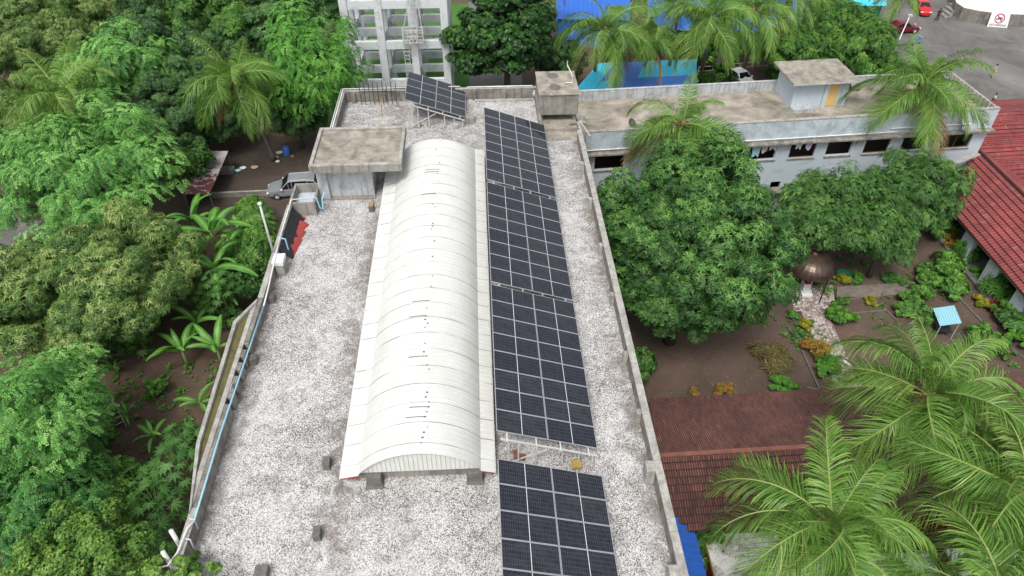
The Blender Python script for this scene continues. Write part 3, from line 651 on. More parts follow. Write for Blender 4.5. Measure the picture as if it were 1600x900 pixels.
# ------------------------------------------------------------------ solar arrays
PX0, PXW, PZT, PZD = .25, 4.316, 13.65, 1.516
tilt = math.atan2(PZD, PXW); SL = math.hypot(PXW, PZD)
def panel_mesh():
    mb = MB(); mb.box(-1.139+.022, 1.139-.022, -.567+.022, .567-.022, -.004, .006); g = mb.build('cells', M_cell); a = g.data; bpy.data.objects.remove(g)
    mb = MB()
    for q in ((-1.139,1.139,-.567,-.545), (-1.139,1.139,.545,.567), (-1.139,-1.117,-.545,.545), (1.117,1.139,-.545,.545)): mb.box(q[0],q[1],q[2],q[3],-.03,.011)
    g = mb.build('panel_frame', M_frame); b = g.data; bpy.data.objects.remove(g); return a, b
CELL, PFR = panel_mesh()
def array(label, y0, rows, x0=PX0, ztop=PZT):
    t = thing('solar_array', label, 'solar panels', (x0, y0, Z), 0, 'rooftop solar arrays')
    zt = ztop-Z
    for r_ in range(rows):
        for c_ in range(2):
            s_ = (1.139+c_*(2.278+.026)); x = s_*math.cos(tilt); z = zt-s_*math.sin(tilt)
            p = obj('solar_panel', CELL, t, (x, (r_+.5)*1.154, z)); p.rotation_euler = (0, tilt, 0)
            obj('panel_frame', PFR, p)
    L_ = rows*1.154; sp = lambda s_, dz=0: Vector((s_*math.cos(tilt), 0, zt-s_*math.sin(tilt)+dz))
    for s_ in (.45, 1.75, 2.85, 4.15):
        mb = MB(); a = sp(s_, -.08); mb.bar((a.x, -.42, a.z), (a.x, L_+.08, a.z), .06, .05); mb.build('purlin', M_steel, t)
    n = max(2, round(L_/2.3)+1)
    for k in range(n):
        y = -.28+(L_+.2)*k/(n-1); mb = MB(); a, b = sp(.15, -.14), sp(4.5, -.14); mb.bar((a.x, y, a.z), (b.x, y, b.z), .07, .06); mb.build('rafter', M_steel, t)
        for s_ in (.5, .95, 1.75, 2.95, 3.7, 4.35) if k == 0 else (.5, 2.3, 4.2):
            q = sp(s_, -.17); mb = MB(); mb.bar((q.x, y, 0), (q.x, y, q.z), .06); l_ = mb.build('leg', M_steel, t)
            mb = MB(); w_ = .16 if k else .09; mb.box(q.x-w_, q.x+w_, y-w_, y+w_, 0, .14); mb.build('footing', M_parap, l_, bevel=.02)
        mb = MB(); q = sp(.5, -.17); q2 = sp(2.3, -.17); mb.bar((q.x, y, .25), (q2.x, y, q2.z-.1), .045); mb.build('brace', M_steel, t)
    return t
y3 = 18.54; P_ = 1.154*8
array('third solar array, its near edge at the gap that shows the steel frame', y3, 8)
array('second solar array, in the middle of the long row beside the vault', y3+P_+.217, 8)
array('farthest solar array of the long row, its end near the water tank', y3+2*P_+.53, 8)
array('nearest solar array, cut by the lower edge of the photo', y3-1.378-P_, 8)
array('small separate solar array standing behind the end of the vault', 48.2, 4, x0=-5.43)
mb = MB(); c = at(901,728,Z); mb.box(c.x-.22, c.x+.22, c.y-.2, c.y+.2, Z, Z+.2); tag(mb.build('stone_block', M_yel, bevel=.02), 'pale block in the gap between the two nearest solar arrays', 'block')
for k, (px, py) in enumerate(((808,712), (812,716))):
    c = at(px, py, Z); mb = MB(); mb.box(-.11, .11, -.25, .25, 0, .12+.1*k); o = mb.build('brick', M_ridge, bevel=.01, loc=(c.x, c.y, Z)); o.rotation_euler.z = .4+k; tag(o, ['flat red brick under the solar frame gap', 'taller red brick beside the flat one under the solar frame gap'][k], 'brick', 'bricks under the solar frame')

# ------------------------------------------------------------------ long building on the right
A3 = R(3.8); LB = thing('hostel_building', 'long two storey pale blue building with dusty flat roof behind the trees', 'building', (8.2, 50.15, 0), A3)
Lx, Ly = 34.6, 6.9
# storey walls with real openings: piers and bands
wins = [(.9,3.4), (11.1,13.2), (13.9,16.2), (17.4,19.6), (20.6,22.8), (23.9,26.1), (27.2,29.3), (30.8,33.4)]
mb = MB(); mb.box(0, Lx, .0, .25, 0, 2.6); mb.box(0, Lx, 0, .25, 3.7, 5.95); mb.box(0, Lx, 0, .25, 7.55, 8.0)
xs = [0]+[v for w in wins for v in w]+[Lx]
for i in range(0, len(xs), 2): mb.box(xs[i], xs[i+1], .0, .25, 5.951, 7.549)
mb.box(0, 16.5, 0, .25, 2.601, 3.699); mb.box(17.4, 20, 0, .25, 2.601, 3.699); mb.box(22, Lx, 0, .25, 2.601, 3.699)
mb.box(0, .25, .251, Ly, 0, 8.0); mb.box(Lx-.25, Lx, .251, Ly, 0, 8.0); mb.box(.251, Lx-.251, Ly-.25, Ly, 0, 8.0); mb.build('wall', M_blue, LB)
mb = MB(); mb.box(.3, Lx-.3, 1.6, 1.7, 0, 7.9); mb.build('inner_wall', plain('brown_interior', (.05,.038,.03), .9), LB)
for i, (a, b) in enumerate(wins):
    mb = MB(); 
    for q in ((a,b,5.952,6.01), (a,b,7.49,7.548)): mb.box(q[0],q[1],.12,.2,q[2],q[3])
    for x in (a, b-.05) if i not in (1, 7) else (a, (a+b)/2-.03, b-.05): mb.box(x, x+.05, .13, .19, 6.01, 7.49)
    w = mb.build('window', M_rust if i % 2 else M_steel, LB)
    mb = MB(); mb.box(a-.08, b+.08, -.1, .14, 5.86, 5.948); mb.build('sill', M_ledge, w)
mb = MB(); mb.box(0, Lx, 0, Ly, 8.0, 8.75); mb.build('roof_slab', M_longdeck, LB)
mb = MB(); mb.box(-.1, Lx+.1, -.62, -.005, 7.62, 7.82); mb.build('canopy_ledge', M_ledge, LB, bevel=.03)
mb = MB(); mb.box(9, 24, -.9, -.005, 3.05, 3.2); mb.build('lower_ledge', M_ledge, LB, bevel=.03)
mb = MB(); mb.box(-.0, Lx, -.12, .16, 7.83, 9.55); mb.build('front_parapet', M_bluerun, LB)
mb = MB(); mb.box(-.03, Lx+.03, -.15, .19, 9.552, 9.62); mb.build('coping', M_parap, LB)
mb = MB(); mb.box(Lx-.18, Lx+.02, .2, Ly-.2, 8.751, 9.55); 
for k in range(12): mb.box(Lx-.32, Lx-.181, .3+k*.54, .42+k*.54, 8.751, 9.5)
mb.build('end_parapet', M_parap, LB)
mb = MB(); mb.box(0, Lx, Ly-.19, Ly, 8.751, 9.6); mb.box(0, Lx, Ly-.22, Ly+.03, 9.602, 9.66)
for k in range(12): mb.box(.6+k*2.95, .9+k*2.95, Ly-.34, Ly-.191, 8.751, 9.55)
mb.build('rear_parapet', M_bluedirty, LB)
mb = MB(); mb.tube([(0,-.2,8.0), (26,-.2,8.02)], .05, 6); mb.tube([(25.5,-.2,8.35), (32.5,-.2,8.36)], .05, 6); mb.build('wall_pipe', M_white, LB)
mb = MB(); mb.tube([(30.1,-.07,0), (30.1,-.07,7.6)], .06, 7); mb.build('drain_pipe', M_steel, LB)
mb = MB(); mb.box(12.9, 14.6, -1.9, -.95, 0, 3.05); mb.build('porch_pier', M_blue, LB)
# roof room
pr = MB(); h0, h1 = 8.752, 11.2
pr.box(18.2, 22.9, 3.4, 6.6, h0, h1); rr_ = pr.build('roof_room', M_blue, LB)
mb = MB(); mb.prism([(17.6,2.6), (23.3,2.6), (23.3,6.9), (17.6,6.9)], h1, h1+.16); mb.build('roof', M_slab, rr_, bevel=.02)
mb = MB(); mb.box(17.58, 23.32, 2.56, 2.598, h1-.02, h1+.1); mb.build('roof_edge', M_bluedirty, rr_)
mb = MB(); mb.box(21.2, 22.15, 3.36, 3.398, h0+.05, h1-.12); d_ = mb.build('door', M_door, rr_); mb = MB(); mb.box(22.0, 22.06, 3.31, 3.358, h0+1.0, h0+1.12); mb.build('handle', M_steel, d_)
for q in ((20.85, 21.19, 3.22), (22.4, 22.9, 3.22), (18.2, 18.5, 3.3)): mb = MB(); mb.box(*q, 3.398, h0, h1-.002); mb.build('column', M_blue, rr_)
mb = MB(); mb.box(18.1, 20.0, 2.5, 3.39, h0, h0+.3); mb.build('step', M_bluedirty, rr_)
# on the long roof and wall
u = lambda x, y, z: LB.matrix_basis @ Vector((x, y, z)) if False else Vector((8.2+x*math.cos(A3)-y*math.sin(A3), 50.15+x*math.sin(A3)+y*math.cos(A3), z))
c = at(985,200,9.1); D = thing('dish_antenna', 'small dark satellite dish standing on the dusty long roof', 'dish', (c.x, c.y, 8.752), .8)
mb = MB(); mb.tube([(0,0,0), (0,0,.7)], .03, 6); mb.bar((-.35,0,.02), (.35,0,.02), .05); mb.bar((0,-.35,.02), (0,.35,.02), .05); mb.build('stand', M_steel, D)
mb = MB(); mb.lathe([(.001,0), (.2,.03), (.38,.12), (.42,.16), (.38,.13), (.2,.04), (.001,.01)], 18); o = mb.build('dish', M_stone, D, True, loc=(0,0,.72)); o.rotation_euler = (.9, 0, 0)
c = u(25.2, 6.0, 0); K = thing('drum', 'dark drum lying beside the rear parapet near the roof room', 'drum', (c.x, c.y, 8.752)); mb = MB(); mb.tube([(-.45,0,.3), (-.4,0,.3), (.4,0,.3), (.45,0,.3)], [.26,.3,.3,.26], 14); mb.build('shell', M_conc, K, True); mb = MB(); mb.tube([(-.5,0,.3), (-.46,0,.3)], [.3,.3], 14); mb.build('rim', M_black, K)
c = u(28.1, -.12, 4.7); K = thing('air_conditioner', 'white outdoor air conditioner unit on the pale blue wall', 'air conditioner', (c.x, c.y, 4.9), A3)
mb = MB(); mb.box(-.5, .5, -.42, -.06, 0, .72); mb.build('case', M_white, K, bevel=.02)
mb = MB(); mb.tube([(-.12,-.425,.36), (-.12,-.44,.36)], .27, 20); mb.build('fan_grille', M_steel, K); mb = MB(); mb.bar((-.4,-.05,-.06), (-.4,-.5,-.06), .05); mb.bar((.4,-.05,-.06), (.4,-.5,-.06), .05); mb.build('bracket', M_steel, K)
def cloth(x, z, w, h, m, label, sd_):
    c = u(x, -.2, z); mb = MB(); r = random.Random(sd_); ph = r.uniform(0, 6)
    mb.grid(lambda a, b: ((a-.5)*w*(1-.25*b), .05*math.sin(a*9+ph)+.03*b, -h*b-(.12*math.sin(a*7+ph) if b > .9 else 0)), 12, 4)
    o = mb.build('hanging_cloth', m, loc=c, smooth=True); o.rotation_euler.z = A3; tag(o, label, 'laundry', 'laundry hung in the windows')
cloth(14.35, 7.45, .7, .95, M_cloth['teal'], 'teal shirt hanging in the first laundry window', 1); cloth(15.05, 7.45, .6, .65, M_cloth['pink'], 'pinkish cloth hanging between teal shirt and grey cloth', 2); cloth(15.75, 7.48, .7, .45, M_cloth['grey'], 'pale grey cloth at the right of the first laundry window', 3)
cloth(17.95, 7.45, .5, .45, M_cloth['white'], 'white cloth hanging in the second laundry window', 4); cloth(18.8, 7.4, .6, .55, M_cloth['lilac'], 'pale patterned cloth hanging right in the second laundry window', 5)

# ------------------------------------------------------------------ tiled roofs
def courses(mb, e0, e1, r1, r0, n, lift=.05):
    """roof slope laid in overlapping courses from eave (e0-e1) to ridge (r0-r1)"""
    e0, e1, r1, r0 = map(Vector, (e0, e1, r1, r0)); nrm = (e1-e0).cross(r0-e0).normalized()
    if nrm.z < 0: nrm = -nrm
    W_ = (e1-e0).length; sl_ = (r0-e0).length
    for k in range(n):
        a, b = k/n, (k+1)/n
        p0, p1, q1, q0 = e0.lerp(r0, a), e1.lerp(r1, a), e1.lerp(r1, b), e0.lerp(r0, b)
        ax = (e1-e0).normalized(); U = lambda p: ((p-e0).dot(ax))
        va, vb = a*sl_+.01, b*sl_-.01
        mb.poly([p0+nrm*lift, p1+nrm*lift, q1, q0], [(U(p0), va), (U(p1), va), (U(q1), vb), (U(q0), vb)])
        mb.poly([p0-nrm*.02, p1-nrm*.02, p1+nrm*lift, p0+nrm*lift], [(U(p0), va), (U(p1), va), (U(p1), va), (U(p0), va)])
RW = thing('red_roofed_house', 'single storey house with red tiled roofs and white veranda piers at the right edge', 'house', (0,0,0))
ex = 38.75; rx = 43.3; ze, zr = 3.0, 5.1
mb = MB(); courses(mb, (ex,25,ze), (ex,49.2,ze), (rx,53.2,zr), (rx,25,zr), 10, .07); mb.build('roof', M_red, RW)
mb = MB(); courses(mb, (47.9,53.2,ze), (47.9,25,ze), (rx,25,zr), (rx,53.2,zr), 10, .07); mb.build('roof', M_red, RW)
mb = MB(); courses(mb, (rx-.6,49.0,3.2), (66,50.4,3.2), (66,59.0,6.2), (rx-.6,57.6,6.2), 22, .07); mb.build('roof', M_red, RW)
mb = MB(); mb.prism([(rx-.1,55.7), (66,57.1), (66,62), (rx-.1,60.6)], 0, 4.2); mb.build('rear_wing', M_blue, RW)
mb = MB(); courses(mb, (66,66.5,3.2), (rx-.6,65.1,3.2), (rx-.6,57.6,6.2), (66,59.0,6.2), 15, .07); mb.build('roof', M_red, RW)
mb = MB()
for k in range(60):
    y = 25+k*.47; mb.tube([(rx, y, zr-.02), (rx, y+.44, zr)], [.17, .15], 8)
mb.build('ridge_tiles', M_red, RW)
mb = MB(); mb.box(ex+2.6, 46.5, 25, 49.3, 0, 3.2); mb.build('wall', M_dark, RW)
mb = MB(); mb.box(ex-.05, ex+2.6, 25, 48.5, 0, .25); mb.build('veranda_floor', M_asph, RW, bevel=.02)
for yy in (44.6, 41.0, 37.4, 33.8, 30.2): mb = MB(); mb.box(ex+.25, ex+.75, yy-.75, yy+.55, .25, 3.05); mb.build('pier', M_blue, RW, bevel=.02)
mb = MB(); mb.bar((ex+.05,25,ze-.1), (ex+.05,49,ze-.1), .1, .12); mb.build('eave_beam', M_rust, RW)
mb = MB(); mb.bar(at(1482,258,5.6), at(1528,240,5.6), .5, .12); mb.build('flashing', M_parap, RW)

TR = thing('tile_roofed_building', 'long low building with weathered brown clay tile roof beside the main building', 'building', (0,0,0))
ang = .012
def rp(x, y, z): return (x, y+(x-9)*.025, z)
mb = MB(); courses(mb, rp(44,28.75,2.8), rp(8.9,28.75,2.8), rp(8.9,23.3,4.6), rp(44,23.3,4.6), 15, .022); mb.build('roof', M_brown, TR)
mb = MB(); courses(mb, rp(8.9,19.6,2.9), rp(44,19.6,2.9), rp(44,23.3,4.6), rp(8.9,23.3,4.6), 10, .055); mb.build('roof', M_brown2, TR)
mb = MB(); x = 8.9
while x < 44: mb.tube([rp(x,23.3,4.6), rp(x+.42,23.3,4.63)], [.14,.17], 8); x += .42
mb.build('ridge_tiles', M_ridge, TR)
mb = MB(); mb.prism([rp(9.3,20.2,0)[:2], rp(43.5,20.2,0)[:2], rp(43.5,28.1,0)[:2], rp(9.3,28.1,0)[:2]], 0, 2.75); mb.build('wall', M_redwall, TR)
mb = MB(); mb.poly([rp(9.2,20.0,2.76), rp(9.2,28.3,2.7), rp(9.2,23.3,4.5)]); mb.build('gable', M_redwall, TR)

SB = thing('blue_lean_to', 'narrow lean-to with bright blue corrugated sheets against the main building', 'shed', (0,0,0))
def corrug(mb, e0, e1, r1, r0, n, h=.05):
    """sheet ribbed along e->r: n ribs from side 0 to side 1"""
    e0, e1, r1, r0 = map(Vector, (e0, e1, r1, r0)); nrm = (e1-e0).cross(r0-e0).normalized()
    if nrm.z < 0: nrm = -nrm
    st = []
    for k in range(n): st += [((k+.0)/n, 0), ((k+.62)/n, 0), ((k+.72)/n, h), ((k+.90)/n, h)]
    st.append((1, 0)); i0 = len(mb.v)
    for t_, hh in st: mb.v.append(tuple(e0.lerp(e1, t_)+nrm*hh)); mb.v.append(tuple(r0.lerp(r1, t_)+nrm*hh))
    for k in range(len(st)-1): a = i0+2*k; mb.f.append((a, a+2, a+3, a+1))
mb = MB(); corrug(mb, (10.7,8,2.75), (10.7,20.35,2.75), (8.9,20.35,3.6), (8.9,8,3.6), 31, .07); mb.build('roof', M_bsheet, SB)
mb = MB(); mb.box(7.15, 10.4, 8.1, 20.1, 0, 2.6); mb.build('wall', M_bluedirty, SB); mb = MB(); mb.bar((9.4,20.36,3.3), (9.35,21.2,4.2), .05); mb.build('strut', M_yel, SB)

def annex(name, label, x0, x1, y0, y1, z, m_top, m_wall, rim=None):
    t = thing(name, label, 'building', (0,0,0)); mb = MB(); mb.box(x0+.1, x1-.1, y0+.1, y1-.1, 0, z-.14); mb.build('wall', m_wall, t)
    mb = MB(); mb.box(x0, x1, y0, y1, z-.14, z); mb.build('roof', m_top, t)
    if rim:
        mb = MB(); mb.box(x0-.05, x0-.002, y0, y1, z-.2, z+.05); mb.box(x0, x1, y0-.05, y0-.002, z-.2, z+.05); mb.build('rim', rim, t)
    return t
def blotch():
    m, n, l, b = newmat('blotched_lime_roof'); v = vec(n, l)
    f = mth(n, l, 'ADD', mth(n, l, 'MULTIPLY', noise(n, l, v, .8, 4, .6), .55), mth(n, l, 'MULTIPLY', noise(n, l, v, 7, 5, .8, 1.2), .5))
    l.new(ramp(n, l, f, [(.40, (.15,.14,.13)), (.50, (.32,.30,.28)), (.56, (.66,.65,.62)), (.8, (.8,.8,.79))]), b.inputs['Base Color']); b.inputs['Roughness'].default_value = .8; return m
M_blot = blotch()
annex('lime_roofed_annex', 'low annex with blotchy white and grey roof beside the blue lean-to', 11.1, 15.0, 12, 19.45, 2.85, M_blot, M_redwall, M_yel)
annex('white_roofed_annex', 'low maroon annex with white roof under the nearest palms', 16.1, 22.6, 8, 18.0, 2.75, M_white, M_redwall, M_yel)
annex('small_white_annex', 'small white topped annex between the nearest palm crowns', 23.6, 30, 9, 18.2, 2.6, M_white, M_redwall, None)

# ------------------------------------------------------------------ water tower staging
TW = thing('water_tower_staging', 'tall whitewashed concrete frame of columns and beams behind the gravel roof', 'tower', (-13.1, 72, 0))
cx_ = [0, 3.35, 6.6, 9.8]; cy_ = [0, 3.45, 6.9, 10.35]
for i, x in enumerate(cx_):
    for j, y in enumerate(cy_):
        mb = MB(); mb.box(x-.38, x+.38, y-.35, y+.35, 0, 16); mb.build('column', M_tower, TW, bevel=.03)
for z in (4.0, 8.1, 12.2, 15.6):
    mb = MB()
    for y in cy_:
        for i in range(3): mb.box(cx_[i]+.37, cx_[i+1]-.37, y-.22, y+.22, z-.8, z)
    for x in cx_:
        for j in range(3): mb.box(x-.2, x+.2, cy_[j]+.34, cy_[j+1]-.34, z-.8, z-.02)
    mb.build('beam_grid', M_tower, TW)
LD = MB(); bx_, by_ = 6.6, -.75
for z in (8.35, 9.0, 9.6):
    for a, b in (((-1.0,-.5), (1.0,-.5)), ((-1.0,.35), (1.0,.35)), ((-1.0,-.5), (-1.0,.35)), ((1.0,-.5), (1.0,.35))): LD.bar((bx_+a[0], by_+a[1], z), (bx_+b[0], by_+b[1], z), .07)
for k in range(5):
    for yy in (-.5, .35): LD.bar((bx_-1+k*.5, by_+yy, 8.35), (bx_-1+k*.5, by_+yy, 9.6), .06)
for k in range(7): LD.bar((bx_-1+k*.33, by_-.5, 8.33), (bx_-1+k*.33, by_+.35, 8.33), .09)
LD.build('platform', M_steel, TW)
LD = MB()
for s_ in (-.25, .25): LD.bar((bx_+.1+s_, by_, 8.35), (bx_+.5+s_, by_, 16), .07); LD.bar((bx_-.8+s_, by_+.1, 0), (bx_-.8+s_, by_+.1, 8.3), .06)
for k in range(20): z = .4+k*.4; LD.bar((bx_-1.05, by_+.1, z), (bx_-.55, by_+.1, z), .05)
for k in range(16): z = 8.5+k*.45; x = bx_+.1+(z-8.35)*.052; LD.bar((x-.25, by_, z), (x+.25, by_, z), .05)
LD.bar((bx_-.9,by_-.5,9.6), (bx_+.2,by_,13.5), .07); LD.bar((bx_+1.0,by_-.5,9.6), (bx_+.6,by_,13.5), .07)
LD.build('ladder', M_steel, TW)

# ------------------------------------------------------------------ blue sheds and far right
BS = thing('blue_shed', 'shed with cyan and royal blue ribbed sheets behind the long roof', 'shed', (0,0,0))
P0, P1, P2, P3 = at(893,147,3), at(1092,136,3), at(1092,92,3.3), at(935,99,3.3)
def quadpt(u_, v_): return (P0.lerp(P1, u_)).lerp(P3.lerp(P2, u_), v_)
def shpart(u0, u1, v0, v1, m, n):
    mb = MB(); dz = Vector((0,0,.01)); corrug(mb, quadpt(u0,v0), quadpt(u1,v0), quadpt(u1,v1), quadpt(u0,v1), n, .06); mb.build('roof_sheet', m, BS)
shpart(0,.16,0,1,M_cyan,6); shpart(.163,.30,0,.38,M_cyan,6); shpart(.163,.46,.383,1,M_royal,14); shpart(.303,.46,0,.38,M_royal,6)
shpart(.463,.98,.42,1,M_cyan,24); shpart(.463,.98,0,.417,M_royal,24)
mb = MB(); mb.prism([(P0.x+.4,P0.y+.3), (P1.x-.4,P1.y+.3), (P2.x-.4,P2.y-.3), (P3.x+.4,P3.y-.3)], 0, 2.85); mb.build('wall', M_conc, BS)
def tent(label, pts, z, m, wall=M_green, n=30):
    t = thing('blue_pavilion', label, 'pavilion', (0,0,0)); q = [at(*p, z) for p in pts]; mb = MB(); corrug(mb, q[0], q[1], q[2], q[3], n, .06); mb.build('roof', m, t)
    mb = MB(); mb.prism([(p.x, p.y) for p in (q[0]+Vector((.3,.4,0)), q[1]+Vector((-.3,.4,0)), q[2]+Vector((-.3,-.4,0)), q[3]+Vector((.3,-.4,0)))], 0, z-.15); mb.build('side_netting', wall, t); return t
tent('deep blue roofed pavilion with green netting behind the palms', ((1010,46), (1270,52), (1290,-40), (1010,-40)), 3.0, M_deepblue)
tent('bright blue roof between the dark tree and the palms', ((868,30), (985,32), (985,-40), (868,-40)), 3.5, M_deepblue, M_royal, 16)
tent('cyan roof strip at the top edge beside the red cars', ((1310,10), (1385,9), (1390,-40), (1310,-40)), 4.0, M_cyan, M_green, 12)
FN = thing('rail_fence', 'thin pale rail fence behind the white car', 'fence', (0,0,0)); mb = MB(); a, b = at(1090,118,0), at(1240,104,0)
for k in range(8): p = a.lerp(b, k/7); mb.bar(p, p+Vector((0,0,1.1)), .06)
mb.build('post', M_steel, FN); mb = MB()
for z in (.5, 1.05): mb.bar(a+Vector((0,0,z)), b+Vector((0,0,z)), .04)
mb.build('rail', M_white, FN)
AW = thing('curved_platform', 'raised platform edged by a curved mossy stone wall at the top right', 'platform', (0,0,0))
o_ = [at(*p, 1.6) for p in ((1494,4), (1506,12), (1530,17), (1560,21), (1600,23), (1700,20), (1700,-60), (1480,-40))]
mb = MB(); mb.prism([(p.x, p.y) for p in o_], 0, 1.58); mb.build('wall', M_parapdirty, AW); mb = MB(); mb.prism([(p.x, p.y+.0) for p in o_], 1.582, 1.64); mb.build('top', M_awn, AW)
ST = thing('stone_steps', 'flight of mossy stone steps beside the curved platform', 'steps', (0,0,0))
for k in range(6): mb = MB(); a = at(1470+k*5, 22-k*2.5, 0); mb.box(a.x-.3, a.x+.28, a.y-1.6, a.y+.5, 0, .18*(k+1)); mb.build('step', M_conc, ST)
# no parking banner
bn = at(1553,20.2,1.6); bn2 = at(1576,21.8,1.6); sg = thing('no_parking_banner', 'white banner with red ring and motorcycle sign on the curved wall', 'sign', ((bn.x+bn2.x)/2-.2, (bn.y+bn2.y)/2-.25, 0), math.atan2(bn2.y-bn.y, bn2.x-bn.x))
mb = MB(); bl = Vector((-1.25,-.05,.02)); mb.poly([(-1.25,-.55,.05), (1.25,-.55,.05), (1.15,-.02,1.85), (-1.15,-.02,1.85)]); mb.poly([(-1.15,0,1.83), (1.15,0,1.83), (1.25,-.53,.03), (-1.25,-.53,.03)]); mb.build('sheet', M_white, sg)
M_magenta = plain('magenta_print', (.55,.03,.16), .6); M_ink = plain('black_print', (.02,.02,.03), .6)
def onb(x, t_): return Vector((x, -.57+.53*t_-.012, .05+1.8*t_))
mb = MB(); N = 32
for k in range(N):
    a, b = 2*math.pi*k/N, 2*math.pi*(k+1)/N; f = lambda q, r_: onb(r_*math.cos(q), .60+r_*math.sin(q)/1.88)
    mb.poly([f(a,.50), f(a,.62), f(b,.62), f(b,.50)])
mb.poly([onb(-.40,.60+.20), onb(-.33,.60+.25), onb(.40,.60-.20), onb(.33,.60-.25)]); mb.build('ring', M_magenta, sg)
mb = MB()
for cx0 in (-.26, .26):
    for k in range(16):
        a, b = 2*math.pi*k/16, 2*math.pi*(k+1)/16; f = lambda q, r_: onb(cx0+r_*math.cos(q), .56+r_*math.sin(q)/1.88)-Vector((0,.006,0)); mb.poly([f(a,.08), f(a,.14), f(b,.14), f(b,.08)])
mb.poly([onb(-.26,.57)-Vector((0,.008,0)), onb(.2,.57)-Vector((0,.008,0)), onb(.3,.68)-Vector((0,.008,0)), onb(-.1,.66)-Vector((0,.008,0))]); mb.build('motorcycle_mark', M_ink, sg)
tc = bpy.data.curves.new('lettering', 'FONT'); tc.body = 'NO PARKING'; tc.size = .34; tc.align_x = 'CENTER'; tc.extrude = .002; to = bpy.data.objects.new('lettering', tc); col.objects.link(to)
to.rotation_euler = (math.atan2(1.8, .53), 0, 0); to.location = onb(0, .10)-Vector((0,.004,0)); bpy.context.view_layer.update()
dg = bpy.context.evaluated_depsgraph_get(); me = bpy.data.meshes.new_from_object(to.evaluated_get(dg)); me.materials.clear(); me.materials.append(M_ink)
tm = bpy.data.objects.new('lettering', me); col.objects.link(tm); tm.matrix_world = to.matrix_world.copy(); tm.parent = sg; bpy.data.objects.remove(to)

# ------------------------------------------------------------------ garden
pth = [at(1250,485), at(1287,478), at(1345,606), at(1309,612)]
mb = MB(); mb.prism([(p.x, p.y) for p in pth], 0, .06); struct('garden_path', mb, M_flag)
mb = MB(); mb.prism([(p.x, p.y) for p in (at(1235,450), at(1300,446), at(1306,482), at(1240,487))], 0, .05); struct('path', mb, M_flag)
mb = MB(); q = [at(1306,470), at(1422,463), at(1428,444), at(1306,452)]; mb.prism([(p.x, p.y) for p in q], 0, .25); struct('terrace', mb, weathered('rubble_paving', (.22,.19,.165), (.10,.085,.07), .6, 1.8, fine=4))
def kerb(*pts):
    mb = MB(); P = [at(*p, .06) for p in pts]
    for a, b in zip(P, P[1:]): mb.bar(a, b, .12, .14)
    struct('kerb', mb, M_stone)
kerb((1253,548), (1280,608)); kerb((1232,512), (1247,538), (1264,538)); kerb((1325,490), (1385,486), (1400,500)); kerb((1415,478), (1445,430), (1500,395))
kerb((1488,455), (1555,525), (1600,560)); kerb((1260,606), (1290,612))
c = at(1270,452,0); c2 = at(1270,408,3.1); K = thing('domed_shelter', 'bronze ribbed dome on thin black posts over a small shrine', 'shelter', (c2.x, c2.y, 0))
mb = MB(); n = 24; prof = [(1.72*math.sin(a), 2.55+1.25*math.cos(a)) for a in [math.pi/2*(1-k/12) for k in range(13)]]; prof[-1] = (.02, prof[-1][1])
mb.lathe([(1.74, 2.5)]+prof, 24)
def dome_mat():
    m, n, l, b = newmat('bronzed_dome'); v = vec(n, l); sx = n.new('ShaderNodeSeparateXYZ'); l.new(v, sx.inputs[0])
    a = mth(n, l, 'ARCTAN2', sx.outputs[1], sx.outputs[0]); f = mth(n, l, 'FRACT', mth(n, l, 'ADD', mth(n, l, 'MULTIPLY', a, 24/6.28318), .5))
    c = mix(n, l, ramp(n, l, noise(n, l, v, 1.3, 5, .7), [(.35, 0), (.7, 1)]), (.07,.05,.04), (.15,.105,.08)); c = mix(n, l, mth(n, l, 'LESS_THAN', f, .07), c, (.03,.02,.015))
    l.new(c, b.inputs['Base Color']); b.inputs['Roughness'].default_value = .33; b.inputs['Metallic'].default_value = .55; return m
mb.build('dome', dome_mat(), K, False)
mb = MB(); mb.lathe([(.16,3.78), (.15,3.84), (.001,3.86)], 12); mb.build('finial', M_ridge, K)
for a in (.6, 2.2, 3.8, 5.3): mb = MB(); mb.bar((1.6*math.cos(a), 1.6*math.sin(a), 0), (1.6*math.cos(a), 1.6*math.sin(a), 2.6), .07); mb.build('post', M_black, K)
c = at(1255,458,0); K = thing('shrine', 'small white pedestal shrine with dark red niche under the dome', 'shrine', (c.x, c.y, .05))
mb = MB(); mb.box(-.45,.45,-.35,.45,0,.5); mb.box(-.3,.3,-.25,.3,.5,1.1); mb.box(-.5,.5,-.6,-.35,0,.25); mb.build('pedestal', M_white, K, bevel=.02); mb = MB(); mb.box(-.2,.2,-.3,.1,1.1,1.9); mb.build('niche', M_redwall, K, bevel=.03); mb = MB(); mb.bar((.36,0,.5), (.36,.1,1.9), .1); mb.build('slab', M_white, K)
c = at(1465,515,0); K = thing('sheet_canopy', 'small frame canopy with sky blue sheet top in the garden', 'canopy', (c.x, c.y, 0), R(-12))
mb = MB(); corrug(mb, (-.55,-1.0,1.25), (.75,-1.0,1.75), (.75,.9,1.75), (-.55,.9,1.25), 9, .03); mb.build('sheet', M_paleblue, K)
for x, y, z in ((-.45,-.9,1.2), (.65,-.9,1.65), (-.45,.8,1.2), (.65,.8,1.65)): mb = MB(); mb.bar((x,y,0), (x,y,z), .05); mb.build('leg', M_steel, K)
mb = MB(); mb.box(-.4,.6,-.8,.7,.5,.56); mb.build('shelf', M_black, K)
c = at(1317,432,0); K = thing('green_basin', 'dark green round basin beside the dome', 'basin', (c.x, c.y, 0)); mb = MB(); mb.lathe([(.5,0), (.62,.35), (.56,.35), (.46,.06), (.001,.06)], 20); mb.build('bowl', M_green, K, True)
